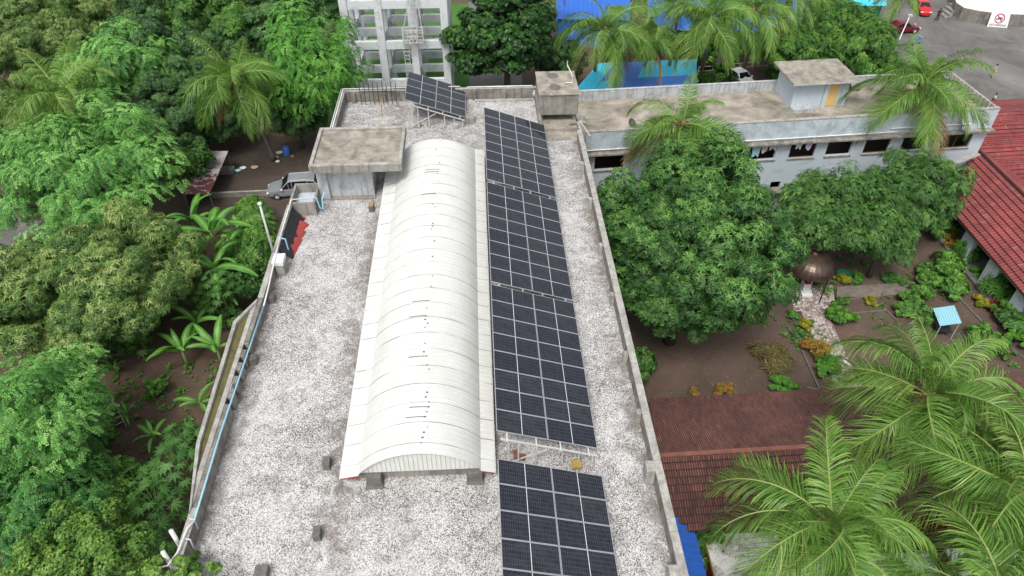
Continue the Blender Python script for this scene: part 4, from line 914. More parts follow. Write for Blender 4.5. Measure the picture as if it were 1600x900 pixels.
# left side small things
c = at(178,655,0); K = thing('bed_frame', 'rusty metal bed frame lying on the soil between the trees at left', 'frame', (c.x, c.y, .1), R(-52))
mb = MB()
for s_ in (-.45, .45): mb.bar((-1.2,s_,.5), (1.2,s_,.5), .05)
for k in range(6): mb.bar((-1.2+k*.48,-.45,.5), (-1.2+k*.48,.45,.5), .035)
mb.build('frame', M_steel, K)
for x in (-1.15, 1.15):
    for y in (-.42, .42): mb = MB(); mb.bar((x,y,-.1), (x,y,.7), .05); mb.build('leg', M_steel, K)
mb = MB(); mb.box(-1.0,1.0,-.2,.1,.53,.56); mb.build('plank', M_stone, K)
K = thing('open_shed', 'low shed with patchy pale and maroon sheet roof near the silver car', 'shed', (0,0,0))
def patchy():
    m, n, l, b = newmat('patchy_sheet_roof'); v = vec(n, l, scale=(1, 1.6, 1)); sx = n.new('ShaderNodeSeparateXYZ'); l.new(vec(n, l), sx.inputs[0])
    f = mth(n, l, 'ADD', noise(n, l, v, 1.8, 3, .6), mth(n, l, 'MULTIPLY', mth(n, l, 'SUBTRACT', sx.outputs[1], 58.5), .05))
    l.new(ramp(n, l, f, [(.40, (.17,.06,.065)), (.45, (.50,.46,.46))]), b.inputs['Base Color']); b.inputs['Roughness'].default_value = .7; return m
q = [at(*p, 2.0) for p in ((284,304), (327,304), (357,236), (315,236))]
mb = MB(); corrug(mb, q[0], q[1], q[2], q[3], 14, .04); mb.build('roof', patchy(), K)
for p in (q[1], q[2], q[0], q[3]): mb = MB(); e = p.lerp((q[0]+q[2])/2, .06); mb.bar((e.x, e.y, 0), (e.x, e.y, 1.97), .09); mb.build('post', M_stone, K)
mb = MB(); e = (q[0]+q[3])/2; mb.bar((q[0].x+.3, q[0].y+.2, .8), (q[3].x+.3, q[3].y-.2, .8), .15, 1.6); mb.build('back_wall', M_dark, K)
K = thing('yard_wall', 'thin low pale wall running past the silver car', 'wall', (0,0,0)); a, b = at(330,302,.5), at(462,296,.5); mb = MB(); mb.bar((a.x,a.y,.25), (b.x,b.y,.25), .15, .5); mb.build('wall', M_conc, K); mb = MB(); mb.bar((a.x,a.y,.53), (b.x,b.y,.53), .2, .05); mb.build('coping', M_parap, K)
c = at(352,270,0); mb = MB(); mb.box(-.9,.9,-.4,.4,0,.55); tag(mb.build('concrete_bench', M_conc, bevel=.03, loc=(c.x,c.y,0)), 'grey concrete block bench beside the patchy shed', 'bench')
for px, py, w, m_, lab in ((372,268,.5,M_paleblue,'pale blue sack lying right of the concrete bench'), (380,264,.55,M_white,'white sack lying beside the pale blue one'), (398,263,.6,M_cloth['beige'],'beige sack between the white one and the palm foot'), (437,240,.6,M_white,'white sack near the blue drum'), (432,247,.4,M_cloth['beige'],'small pale bundle in front of the white sack near the drum'), (434,254,.35,M_white,'small white stone beyond the silver car'), (457,246,.35,M_yel,'yellow tub near the blue drum')):
    c = at(px, py, 0); mb = MB(); r = random.Random(px)
    w *= .62; mb.grid(lambda a, b: (w*math.cos(a*6.283)*math.sin(b*3.1416)*(1+.15*math.sin(a*19)), w*.7*math.sin(a*6.283)*math.sin(b*3.1416), .12+.14*math.cos(b*3.1416)*(1+.2*math.sin(a*13))), 16, 8); o = mb.build('sack' if 'sack' in lab else 'bundle', m_, loc=(c.x,c.y,0), smooth=True); tag(o, lab, 'sack' if 'sack' in lab else 'bundle')
c = at(449,242,0); K = thing('blue_drum', 'dark blue plastic drum near the palm foot behind the silver car', 'drum', (c.x,c.y,0)); mb = MB(); mb.lathe([(.28,0), (.32,.3), (.30,.5), (.32,.7), (.27,.9), (.001,.9)], 16); mb.build('shell', M_royal, K, True)

# ------------------------------------------------------------------ vehicles
def paint(name, c, met=.3):
    m, n, l, b = newmat(name); b.inputs['Base Color'].default_value = (*c, 1); b.inputs['Metallic'].default_value = met; b.inputs['Roughness'].default_value = .32; b.inputs['Coat Weight'].default_value = .5
    return m
M_glass = plain('dark_car_glass', (.015,.018,.022), .08)
def car(name, label, loc, rz, pm, L=4.6, Wd=1.8, H=1.7, kind='mpv'):
    t = thing(name, label, 'car', loc, rz)
    if kind == 'mpv': prof = [(0,.55,.62,.62), (.03,.75,.78,.78), (.10,.92,.86,.86), (.24,1,.98,.98), (.30,1,1.02,1.12), (.44,1,1.04,1.66), (.50,1,1.04,1.72), (.80,1,1.04,1.70), (.93,1,1.03,1.60), (.985,.95,1.0,1.05), (1,.85,.7,.7)]
    elif kind == 'hatch': prof = [(0,.6,.6,.6), (.03,.8,.74,.74), (.12,.95,.84,.84), (.25,1,.94,.94), (.30,1,.96,1.04), (.46,1,.98,1.46), (.55,1,.98,1.5), (.82,1,.98,1.46), (.96,.97,.95,1.02), (.99,.93,.85,.85), (1,.88,.6,.6)]
    else: prof = [(0,.6,.55,.55), (.03,.8,.7,.7), (.12,.95,.82,.82), (.28,1,.90,.90), (.33,1,.92,1.0), (.46,1,.94,1.38), (.55,1,.94,1.42), (.70,1,.94,1.38), (.84,1,.93,.98), (.97,.95,.88,.88), (1,.88,.6,.6)]
    hw_ = Wd/2; mb = MB(); gl = MB(); rings = []
    k_ = H/prof[6][3]
    for s_, wf, belt, roof in prof:
        x = L/2-s_*L; w = hw_*wf; bz = belt*k_*.98; rz_ = roof*k_
        wr = w if rz_-bz < .05 else w*(1-.18*(rz_-bz)/(.7*k_))
        rings.append([(x,w*.9,.25), (x,w,.45), (x,w*1.0,bz-.08), (x,w*.97,bz), (x,wr*.98,rz_-.05 if rz_-bz > .05 else bz+.01), (x,wr*.8,rz_), (x,0,rz_+.02)])
    def full(r_): return r_+[(p[0],-p[1],p[2]) for p in reversed(r_[:-1])]
    rr2 = [full(r_) for r_ in rings]; nn = len(rr2[0]); i0 = 0
    for r_ in rr2: mb.v += r_
    for i in range(len(rr2)-1):
        for j in range(nn-1):
            a = i*nn+j; mb.f.append((a, a+nn, a+nn+1, a+1))
        mb.f.append((i*nn+nn-1, (i+1)*nn+nn-1, (i+1)*nn, i*nn))
    mb.f.append(tuple(reversed(range(nn)))); mb.f.append(tuple((len(rr2)-1)*nn+j for j in range(nn)))
    bm_ = mb.build('body', pm, t)
    bm = bmesh.new(); bm.from_mesh(bm_.data); bmesh.ops.recalc_face_normals(bm, faces=bm.faces); bm.to_mesh(bm_.data); bm.free()
    def inset(i, j, a, b, c, d, off):   # glass quad lying 8 mm proud of the body patch
        A, Bq, C_, D_ = [Vector(q) for q in (rr2[i][a], rr2[j][b], rr2[j][c], rr2[i][d])]; ce = (A+Bq+C_+D_)/4; nr = (Bq-A).cross(D_-A).normalized()
        if nr.dot(ce-Vector((0,0,.8))) < 0: nr = -nr
        return [ce+(q-ce)*off+nr*.012 for q in (A,Bq,C_,D_)]
    g = MB()
    for side in (0, 1):
        ia, ib = (3, 4) if side == 0 else (nn-4, nn-5)
        for i, j in ((4,5), (5,6), (6,7), (7,8)): g.poly(inset(i, j, ia, ia, ib, ib, .93 if i in (5,6) else .9))
    g.build('side_window', M_glass, t)
    g = MB(); A = [Vector(rr2[4][4]), Vector(rr2[5][5]), Vector((rr2[5][5][0], -rr2[5][5][1], rr2[5][5][2])), Vector((rr2[4][4][0], -rr2[4][4][1], rr2[4][4][2]))]
    ce = sum(A, Vector())/4; nr = Vector((.55,0,.75)); g.poly([ce+(q-ce)*.93+nr*.05 for q in A]); g.build('windscreen', M_glass, t)
    g = MB(); e = len(prof)-3; A = [Vector(rr2[e][5]), Vector(rr2[e+1][4]), Vector((rr2[e+1][4][0], -rr2[e+1][4][1], rr2[e+1][4][2])), Vector((rr2[e][5][0], -rr2[e][5][1], rr2[e][5][2]))]
    ce = sum(A, Vector())/4; g.poly([ce+(q-ce)*.88+Vector((-.06,0,.03)) for q in A]); g.build('rear_window', M_glass, t)
    for x in (L*.31, -L*.30):
        for y in (hw_-.12, -hw_+.12):
            w = MB(); w.tube([(x,y-.12,.33), (x,y-.10,.33), (x,y+.10,.33), (x,y+.12,.33)], [.27,.33,.33,.27], 18); wo = w.build('wheel', M_rubber, t)
            w = MB(); sg_ = 1 if y > 0 else -1; w.tube([(x,y+.10*sg_,.33), (x,y+.135*sg_,.33)], [.2,.17], 12); w.build('rim', M_steel, wo)
    for y in (hw_*.68, -hw_*.68): g = MB(); g.box(L/2-.22, L/2-.03, y-.2, y+.2, .60*k_, .72*k_); g.build('headlight', M_white, t, bevel=.03)
    for y in (hw_+.08, -hw_-.08): g = MB(); g.box(L*.17, L*.21, y-.1, y+.1, 1.0*k_, 1.14*k_); g.build('mirror', pm, t, bevel=.02)
    if kind == 'mpv':
        g = MB()
        for y in (-.62, .62): g.bar((.25,y,H+.01), (-1.75,y,H-.01), .04)
        g.build('roof_rail', M_steel, t)
        g = MB()
        for q in range(5): g.bar((.2,-.4+q*.2,H+.018), (-1.7,-.4+q*.2,H+.0), .03, .012)
        g.build('roof_rib', pm, t)
    return t
c = at(452,292,.8); car('parked_car', 'silver people carrier parked beside the main building', (c.x+.35, c.y+.1, .01), R(186), paint('silver_paint', (.42,.44,.48), .45), 4.75, 1.85, 1.8, 'mpv')
c = at(1158,122,.7); car('parked_car', 'white hatchback parked behind the palm trunk', (c.x, c.y, .01), R(-72), paint('white_car_paint', (.8,.8,.8), 0), 3.7, 1.65, 1.5, 'hatch')
c = at(1410,44,.5); car('parked_car', 'dark red saloon parked at the end of the blue pavilion', (c.x, c.y, .01), R(4), paint('dark_red_paint', (.16,.01,.02), .2), 4.3, 1.7, 1.45, 'sedan')
c = at(1441,14,.5); car('parked_car', 'bright red small car partly under the top edge', (c.x, c.y, .01), R(-100), paint('bright_red_paint', (.55,.02,.02), .1), 3.6, 1.6, 1.5, 'hatch')
c = at(1432,66,.3); K = thing('scooter', 'blue and grey scooter parked beyond the big palm', 'scooter', (c.x, c.y, 0), .5)
for x in (-.6, .6): w = MB(); w.tube([(x,-.05,.25), (x,.05,.25)], .25, 16); w.build('wheel', M_rubber, K)
mb = MB(); mb.box(-.65,0,-.16,.16,.35,.75); mb.box(-.05,.35,-.14,.14,.3,.4); mb.box(.35,.5,-.18,.18,.3,.95); mb.build('body', M_royal, K, bevel=.05); mb = MB(); mb.box(-.6,0,-.15,.15,.76,.86); mb.build('seat', M_black, K, bevel=.03); mb = MB(); mb.bar((.45,-.3,1.0), (.45,.3,1.0), .05); mb.build('handlebar', M_steel, K)
K = thing('leaning_pole', 'white pole leaning beside the dark red saloon', 'pole', (0,0,0)); mb = MB(); a, b = at(1405,62,0), at(1422,24,2.5); mb.tube([a, b], .07, 8); mb.build('pole', M_white, K); mb = MB(); mb.box(b.x-.3,b.x+.3,b.y-.2,b.y+.2,2.4,2.6); mb.build('lamp_head', M_steel, K)
c = at(1570,163,1.6); K = thing('street_stall', 'low stall with white and cyan sheet top at the right edge', 'stall', (c.x, c.y, 0)); mb = MB(); corrug(mb, (-2.2,-.9,1.55), (.2,-.9,1.6), (.2,.9,1.6), (-2.2,.9,1.55), 8, .04); mb.build('white_sheet', M_white, K); mb = MB(); corrug(mb, (.25,-.9,1.62), (4.0,-.9,1.6), (4.0,.9,1.6), (.25,.9,1.62), 12, .04); mb.build('cyan_sheet', M_cyan, K)
for x in (-2,3.8):
    for y in (-.8,.8): mb = MB(); mb.bar((x,y,0), (x,y,1.55), .06); mb.build('leg', M_steel, K)

# ------------------------------------------------------------------ people
def skin_obj(name, verts, edges, rads, m, parent, root=0):
    me = bpy.data.meshes.new(name); me.from_pydata(verts, edges, []); o = bpy.data.objects.new(name, me); col.objects.link(o)
    md = o.modifiers.new('skin', 'SKIN'); me.skin_vertices or None
    for i, r_ in enumerate(rads): me.skin_vertices[0].data[i].radius = (r_, r_) if not isinstance(r_, tuple) else r_
    me.skin_vertices[0].data[root].use_root = True
    s2 = o.modifiers.new('sub', 'SUBSURF'); s2.levels = 1; s2.render_levels = 1
    bpy.context.view_layer.update(); dg = bpy.context.evaluated_depsgraph_get(); m2 = bpy.data.meshes.new_from_object(o.evaluated_get(dg))
    bpy.data.objects.remove(o); m2.materials.clear(); m2.materials.append(m); m2.polygons.foreach_set('use_smooth', [True]*len(m2.polygons)); return obj(name, m2, parent)
def person(label, px, py, rz, shirt, trousers, step=.12, arm=.18, zb=0.):
    c = at(px, py, zb); t = thing('person', label, 'person', (c.x, c.y, zb), rz)
    V = [(0,0,.95), (0,0,1.15), (0,0,1.38), (0,0,1.50), (0,.02,1.62), (0,.02,1.70),
         (.17,0,1.40), (.24,.03,1.14), (.20,.03+arm,.92), (.19,.05+arm,.83), (-.17,0,1.40), (-.24,-.03,1.14), (-.21,.03-arm*.3,.90), (-.2,.05-arm*.3,.81),
         (.09,0,.90), (.10,step,.50), (.10,step*.8,.08), (.10,step*.8+.16,.03), (-.09,0,.90), (-.10,-step*.4,.50), (-.10,-step,.08), (-.10,-step+.16,.03)]
    E_ = [(0,1),(1,2),(2,3),(3,4),(4,5),(2,6),(6,7),(7,8),(8,9),(2,10),(10,11),(11,12),(12,13),(0,14),(14,15),(15,16),(16,17),(0,18),(18,19),(19,20),(20,21)]
    Rd = [.14,.13,.14,.055,.095,.07,.06,.042,.032,.035,.06,.042,.032,.035,.085,.055,.042,.035,.085,.055,.042,.035]
    skin_obj('body', V, E_, Rd, M_skin, t)
    skin_obj('shirt', [V[0],V[1],V[2],(V[3][0],V[3][1],1.44),V[6],V[7],V[10],V[11]], [(0,1),(1,2),(2,3),(2,4),(4,5),(2,6),(6,7)], [.155,.15,.16,.07,.08,.06,.08,.06], M_cloth[shirt], t)
    skin_obj('trousers', [V[0],V[14],V[15],V[16],V[18],V[19],V[20]], [(0,1),(1,2),(2,3),(0,4),(4,5),(5,6)], [.155,.105,.075,.06,.105,.075,.06], M_cloth[trousers], t)
    mb = MB(); mb.grid(lambda a, b: (.105*math.cos(a*6.283)*math.sin(b*1.9), -.01+.115*math.sin(a*6.283)*math.sin(b*1.9), 1.655+.115*math.cos(b*1.9)), 14, 6); mb.build('hair', M_hair, t, True)
    return t
person('person in beige clothes walking on the asphalt at the right', 1549, 122, R(200), 'beige', 'beige')
person('person in dark clothes standing near the stone steps', 1463, 33, R(120), 'dark', 'dark')
person('person in a white shirt beside the street stall', 1547, 168, R(60), 'white', 'dark')
person('person in pinkish clothes on the lawn behind the tower', 679, 78, R(30), 'pink', 'beige')

# ------------------------------------------------------------------ shrubs, banana and papaya plants
SH = {}
def shrub(label, px, py, r_, kind='shrub', h=None, seed=1, cat='shrub', name='shrub', group='garden shrubs'):
    m, tm, per = dict(shrub=(L_shrub, T_shr, 60), yellow=(L_yellow, T_cro, 22), croton=(L_croton, T_cro, 22), crimson=(L_crimson, T_cro, 22), spike=(L_shrub, T_blade, 5), dark=(L_mango, T_small, 34), straw=(L_straw, T_blade, 8), mid=(L_neem, T_small, 34))[kind]
    key = (kind, seed % 3)
    if key not in SH: SH[key] = crown('foliage', 100+seed % 3, (1,1,.8), m, tm, nclump=24, rc=.24, per=int(per*.75), zmin=-.1, lumpy=.6, size=1.15)
    me, C, cr = SH[key]; h = h or r_*.8
    c = at(px, py, h*.5); t = thing(name, label, cat, (c.x, c.y, 0), seed*1.7, group)
    o = obj('foliage', me, t, (0, 0, h*.55)); o.scale = (r_, r_, h)
    mb = MB(); 
    for k in range(4): mb.tube([(0,0,-.05), (math.cos(k*1.6)*r_*.3, math.sin(k*1.6)*r_*.3, h*.7)], [.03*r_+.01, .01], 5)
    mb.build('stem', M_bark, t); return t
for i, a in enumerate([
    ('bright green rounded shrub beside the flagstone path below the dome', 1308,495,1.05,'shrub'), ('bright green shrub near the lower end of the flagstone path', 1294,573,.95,'shrub'),
    ('low green shrub at the tile roof edge left of the path', 1225,603,.85,'shrub',.5), ('yellow croton left of the flagstone path', 1256,507,.5,'yellow'),
    ('red and yellow croton by the middle of the path', 1277,546,.85,'croton'), ('small yellow croton in the open soil right of the path', 1361,472,.45,'yellow'),
    ('small croton at the tile roof edge nearest the big mango tree', 1132,609,.6,'croton'), ('tiny orange croton left of the small croton', 1084,614,.35,'croton'),
    ('grey green tuft beside the left kerb of the garden', 1246,523,.5,'dark'), ('dry grass heap under the big mango tree', 1214,560,1.15,'straw',.5),
    ('yellow leaved shrub under the tree by the red roof', 1482,367,.75,'yellow'), ('yellow shrub right of the dome', 1316,437,.55,'yellow'),
    ('reddish shrub by the first veranda pier', 1487,383,.6,'croton'), ('tall spiky plant by the first veranda pier', 1506,397,.75,'spike',1.3),
    ('wide leafy bush in the middle of the garden', 1480,418,1.5,'mid',1.3), ('leafy bush left of the wide garden bush', 1450,440,1.0,'mid'), ('low leafy bush in front of the wide garden bush', 1490,450,1.2,'mid'),
    ('rounded shrub between two veranda piers', 1531,427,.65,'shrub'), ('flowering bush leaning over the red eave', 1549,392,1.05,'mid',1.4), ('flowering bush by the third veranda pier', 1583,420,1.05,'mid',1.4),
    ('spiky plant in the corner by the third pier', 1556,455,.85,'spike',1.3), ('crimson leaved plant near the third pier', 1553,477,.6,'crimson'), ('spiky yellow green plant beside the crimson one', 1535,474,.6,'yellow'),
    ('leafy bush above the sky blue canopy', 1430,468,1.2,'mid'), ('dark bush behind the sky blue canopy', 1440,490,1.1,'dark'), ('dark bush at the right edge below the veranda', 1585,505,1.4,'dark'),
    ('small round plant below the dome terrace', 1323,440,.4,'dark'), ('low green plants along the terrace, left clump', 1340,436,.7,'mid',.4), ('low green plants along the terrace, right clump', 1395,437,.9,'dark',.4),
    ('pale shrub left of the path top', 1238,492,.45,'mid'), ('small shrub touching the path below the dome', 1318,472,.5,'dark'), ('tall dark hedge bush between main building and tile roof', 1003,575,1.0,'dark',2.0), ('green bush beside the lime roofed annex', 1113,868,.9,'dark',2.2), ('second green bush beside the lean-to', 1118,895,.8,'dark',2.0), ('bush at the lower corner of the tile roof', 1098,845,.5,'dark',2.0),
    ('bush by the long roof behind the white car', 1130,122,1.3,'mid',1.6), ('bush right of the white car', 1212,118,1.8,'mid',1.6), ('bush left of the white car under the palm', 1108,130,1.3,'mid',1.4),
    ('croton bush in the soil near the lower right roof', 1563,545,.8,'mid'), ('bush behind the right palm crown', 1590,530,.9,'shrub')]): shrub(*a[:5], h=(a[5] if len(a) > 5 else None), seed=i+1)
def banana_leaf(seed):
    r = random.Random(seed); n, w = 12, .23; V, F, T = [], [], []
    for side in (-1, 1):
        i0 = len(V)
        for i in range(n+1):
            s_ = i/n; a = R(60)-R(98)*s_**1.2; 
            x = 2.6*sum(math.cos(R(60)-R(98)*(k/n)**1.2) for k in range(i))/n; z = 2.6*sum(math.sin(R(60)-R(98)*(k/n)**1.2) for k in range(i))/n
            ww = w*(math.sin(math.pi*min(1, .06+.92*s_))**.55)*(0.12 if s_ < .12 else 1)*r.uniform(.86, 1.05)
            V += [(x, 0, z), (x, side*ww*.55, z-.02+ww*.10), (x-.03, side*ww, z-ww*.22)]; T += [.95, .5+r.uniform(-.1,.1), .42+r.uniform(-.15,.1)]
        for i in range(n):
            for j in range(2): a = i0+i*3+j; F.append((a, a+3, a+4, a+1) if side > 0 else (a, a+1, a+4, a+3))
    return raw_mesh('leaf', np.array(V), np.array(F), np.array(T), L_banana)
BL = [banana_leaf(s_) for s_ in range(4)]
for m_ in BL: m_.polygons.foreach_set('use_smooth', [True]*len(m_.polygons))
def banana(label, px, py, h=2.4, n=8, size=1., seed=0):
    c = at(px, py, h*.9); rg = random.Random(seed); t = thing('banana_plant', label, 'banana plant', (c.x, c.y, 0), rg.uniform(0, 6), 'banana plants')
    mb = MB(); mb.tube([(0,0,-.05), (.05,0,h*.5), (0,0,h)], [.13*size,.10*size,.06*size], 8); mb.build('stem', M_gstem, t, True)
    for i in range(n):
        o = obj('leaf', rg.choice(BL), t, (0, 0, h-.15)); o.rotation_euler = (rg.uniform(-.3,.3), rg.uniform(-.45,.5), i*2.4+rg.uniform(-.3,.3)); k_ = .86*size*rg.uniform(.7, 1.15); o.scale = (k_,)*3
for i, a in enumerate([('leafy ground bush behind the blue shed near its left end', 955,86,1.6,'mid',2.0), ('leafy ground bush behind the blue shed middle', 1015,82,1.8,'mid',2.2), ('dark leafy bush at the foot of the pavilion netting', 1065,80,1.8,'dark',2.4), ('green bush below the palm with the orange crown', 1105,92,1.7,'mid',2.2), ('green bush at the netting above the white car', 1150,88,1.4,'dark',1.8),
    ('bush in the corner between the tree pair and the red roof', 1466,352,1.5,'mid',1.6), ('low hedge plant left of the sky blue canopy', 1415,486,.8,'mid',.7), ('green clump on the terrace edge under the wide bush', 1445,425,.9,'dark',.8), ('leafy clump by the lowest veranda pier', 1596,478,1.0,'mid',1.0), ('leafy clump right of the crimson plant', 1572,492,.9,'mid',.9), ('green clump behind the palm at the garden end', 1530,520,1.0,'mid',.8),
    ('fern clump at the foot of the bay wall', 300,700,1.1,'dark',1.2), ('green sapling in the clearing beside the bed frame', 245,610,.7,'mid',.9), ('green clump at the upper clearing edge', 240,505,1.0,'mid',1.0), ('green clump under the near papayas at their left', 200,780,1.2,'mid',1.4), ('green clump between lower left tree and clearing', 150,650,1.0,'mid',1.2), ('fern clump beside the bed frame', 160,690,1.1,'mid',1.0), ('green undergrowth bush under the lower left tree edge', 130,715,1.5,'mid',1.3), ('green undergrowth bush in the near shade', 185,815,1.4,'dark',1.2), ('undergrowth bush right of the olive tree trunk', 215,498,1.2,'dark',1.0), ('undergrowth bush left of the olive tree trunk', 105,560,1.2,'dark',1.0), ('undergrowth bush near the papaya trunk', 368,500,.9,'dark',1.2)]): shrub(*a[:5], h=a[5], seed=i+60, group='undergrowth bushes')
for i, a in enumerate([('tall banana plant nearest the patchy shed', 332,372,4.2,9,1.75), ('banana plant with pale upright leaves in front of the tallest one', 336,425,4.0,8,1.6), ('banana plant beside the far left parapet', 385,372,3.6,8,1.35), ('banana plant between the tallest one and the shed', 302,352,3.4,7,1.35),
    ('wide banana plant in the clearing beside the mossy parapet', 285,550,1.8,9,1.25), ('small banana plant above the wide one in the clearing', 308,508,1.8,7,1.15), ('banana plant touching the mossy parapet', 340,548,1.8,6,1.15),
    ('young banana plant in the middle of the clearing', 178,578,.7,6,.6), ('lone bright banana plant low in the clearing', 240,682,1.2,6,.8), ('small banana plant right of the bed frame', 198,648,.6,6,.6), ('banana plant with a hanging broad leaf under the olive tree', 140,575,1.2,4,.9), ('upright banana plant at the base of the mossy parapet', 312,630,1.6,6,.85),
    ('banana plant hidden under the papaya crown', 360,470,2.0,7,.9), ('banana plant behind the papaya tree near parapet', 405,440,2.2,7,.9)]): banana(*a, seed=i+3)
def papaya_leaf():
    n = 7; V, F, T = [], [], []
    for k in range(n):
        a = (k-3)*.62; L_ = .42 if k in (0, 6) else .58
        for s_ in (-1, 1):
            i = len(V); d = lambda q, r_: (r_*math.cos(q), r_*math.sin(q), -.25*r_*r_)
            V += [(0,0,0), d(a+s_*.16, L_*.5), d(a+s_*.02, L_), d(a, L_*.6)]; F.append((i, i+1, i+2, i+3) if s_ > 0 else (i, i+3, i+2, i+1)); T += [.85, .42, .3, .8]
            i = len(V); V += [(0,0,0), d(a+s_*.3, L_*.32), d(a+s_*.38, L_*.62), d(a+s_*.16, L_*.5)]; F.append((i, i+1, i+2, i+3) if s_ > 0 else (i, i+3, i+2, i+1)); T += [.8, .4, .3, .45]
    return np.array(V), np.array(F), np.array(T)
PLV, PLF, PLT = papaya_leaf()
def papaya(label, px, py, h, n=20, r_=1.1, seed=0, mat=None):
    c = at(px, py, h); rg = np.random.default_rng(seed); t = thing('papaya_tree', label, 'papaya tree', (c.x, c.y, 0), 0, 'papaya trees')
    V, F, T = [], [], []; mb = MB(); mb.tube([(0,0,-.05), (.08,.05,h*.5), (0,0,h)], [.12,.09,.06], 8)
    for i in range(n):
        a = i*2.4+rg.uniform(-.2,.2); s_ = i/n; el = 1.2-1.5*s_; q = np.array([math.cos(a)*math.cos(el), math.sin(a)*math.cos(el), math.sin(el)])*r_*rg.uniform(.7,1.05)
        q0 = np.array([0,0,h-.5*s_]); e = q0+q; mb.tube([tuple(q0), tuple(e)], [.02,.012], 4)
        ca, sa = math.cos(a), math.sin(a); sc_ = rg.uniform(.85,1.2); tl = rg.uniform(-.1,.5)
        M3 = np.array([[ca*math.cos(tl), -sa, ca*math.sin(tl)], [sa*math.cos(tl), ca, sa*math.sin(tl)], [-math.sin(tl), 0, math.cos(tl)]])
        b0 = sum(len(v) for v in V); V.append((PLV*sc_)@M3.T+e); F.append(PLF+b0); T.append(PLT+rg.normal(0,.08)-.1)
    me = raw_mesh('crown', np.vstack(V), np.vstack(F), np.concatenate(T), mat or L_mango); obj('crown', me, t); mb.build('trunk', M_gstem, t, True)
for i, a in enumerate([('papaya tree with bare trunk above the mossy parapet bend', 340,445,4.0,26,1.3), ('papaya tree left of the bare trunked one', 318,462,3.2,22,1.1), ('papaya tree at the foot of the parapet, upper of the near three', 275,730,3.0,30,1.4), ('papaya tree at the foot of the parapet, middle of the near three', 245,790,3.0,30,1.4), ('papaya tree at the foot of the parapet, lower of the near three', 240,848,3.0,26,1.3), ('papaya tree beside the mossy parapet under its near end', 285,690,2.2,24,1.2), ('papaya tree near the bed frame and parapet', 215,755,2.0,22,1.1), ('papaya tree between banana plants by far parapet', 405,345,3.4,22,1.2), ('small papaya plant in the upper clearing', 218,532,1.4,14,.8)]): papaya(*a, seed=i+40)
rg_ = random.Random(9)
V_ = []
for k in range(420):                                   # seedlings and weeds scattered over the clearing
    a_ = rg_.choice(((-22,33.5),(-27,31),(-15,25),(-20,19.5),(-17,34.5),(-25,24),(-14.2,19),(-29,36),(-21,27.5)))
    V_.append((min(-13.2, a_[0]+rg_.gauss(0,2.2)), a_[1]+rg_.gauss(0,1.6)))
for k in range(40): V_.append((rg_.uniform(8,36), 28.9+abs(rg_.gauss(0,.5))))
for k in range(110): a_ = rg_.choice(((30,40.6),(33,38),(27,41.5),(35.5,41),(36,34),(24,36),(26.5,34),(22.3,38),(31,44.5))); V_.append((a_[0]+rg_.gauss(0,1.1), a_[1]+rg_.gauss(0,.7)))
for k in range(14): V_.append((rg_.uniform(26,37), rg_.uniform(30,45)))
pts = np.array(V_); N = len(pts); rgn = np.random.default_rng(3); tm = T_rosette(6, .26, .10, 11, .6, .3)
idx = np.repeat(np.arange(N), 5); P = np.concatenate([pts[idx]+rgn.normal(0,.18,(len(idx),2)), rgn.uniform(.03,.2,(len(idx),1))], 1)
M3 = frame_from(np.array([[0,0,1.]])+rgn.normal(0,.3,(len(idx),3)), rgn.normal(0,1,(len(idx),3))); V = np.einsum('nij,lkj->nlki', M3, tm)*(rgn.uniform(.3,1.0,len(idx))*rgn.uniform(.5,1.7,N)[idx])[:,None,None,None]+P[:,None,None,:]
tag(obj('ground_weeds', raw_mesh('ground_weeds', V.reshape(-1,3), np.arange(V.size//3).reshape(-1,4), rgn.uniform(.1,.8,V.size//3), L_neem)), 'small weeds and seedlings scattered over the bare soil', 'weeds', kind='stuff')

# ------------------------------------------------------------------ trees
FE = dict(nclump=120, rc=.19, per=42, flat=.6, size=1.1, lumpy=.3, tipbias=.4)
tree('feathery_tree', 'large bright green feathery tree at the left edge above the olive mango tree', 'tree', 'feather', 122, 262, 7, 7.3, 4.5, 11, 'bright feathery trees', nclump=190, rc=.155, per=46, flat=.6, size=1.05, lumpy=.3)
tree('feathery_tree', 'bright green feathery tree between the two left palms', 'tree', 'feather', 205, 100, 8, 5.2, 3.8, 12, 'bright feathery trees', share='fe2', **FE)
tree('feathery_tree', 'tall bright green tree standing left of the water tower frame', 'tree', 'feather', 488, 112, 8.2, 5.0, 6.0, 13, 'bright feathery trees', nclump=150, rc=.2, per=44, flat=.65, size=1.05, mat=leafmat('light_green_leaves', (.06,.20,.03), (.13,.38,.05), (.28,.58,.12)))
tree('feathery_tree', 'bright green feathery tree at the lower left edge beside the clearing', 'tree', 'feather', 48, 655, 5.5, 5.3, 4.2, 14, 'bright feathery trees', nclump=150, rc=.19, per=46, flat=.55, size=.95, lumpy=.3)
tree('feathery_tree', 'darker feathery tree below the lower left one', 'tree', 'feather', 60, 785, 4.5, 4.4, 2.8, 15, 'bright feathery trees', nclump=100, rc=.2, per=40, flat=.55, size=.9, mat=leafmat('blue_green_feathery_leaves', (.04,.14,.035), (.08,.26,.055), (.18,.42,.10)))
tree('mango_tree', 'olive green mango tree with pale new leaves at the left beside the bananas', 'tree', 'olive', 140, 455, 5.2, 7.3, 3.7, 16, 'olive mango trees', nclump=170, rc=.15, per=100, lumpy=.25)
OL = dict(nclump=120, rc=.17, per=80, size=1.15)
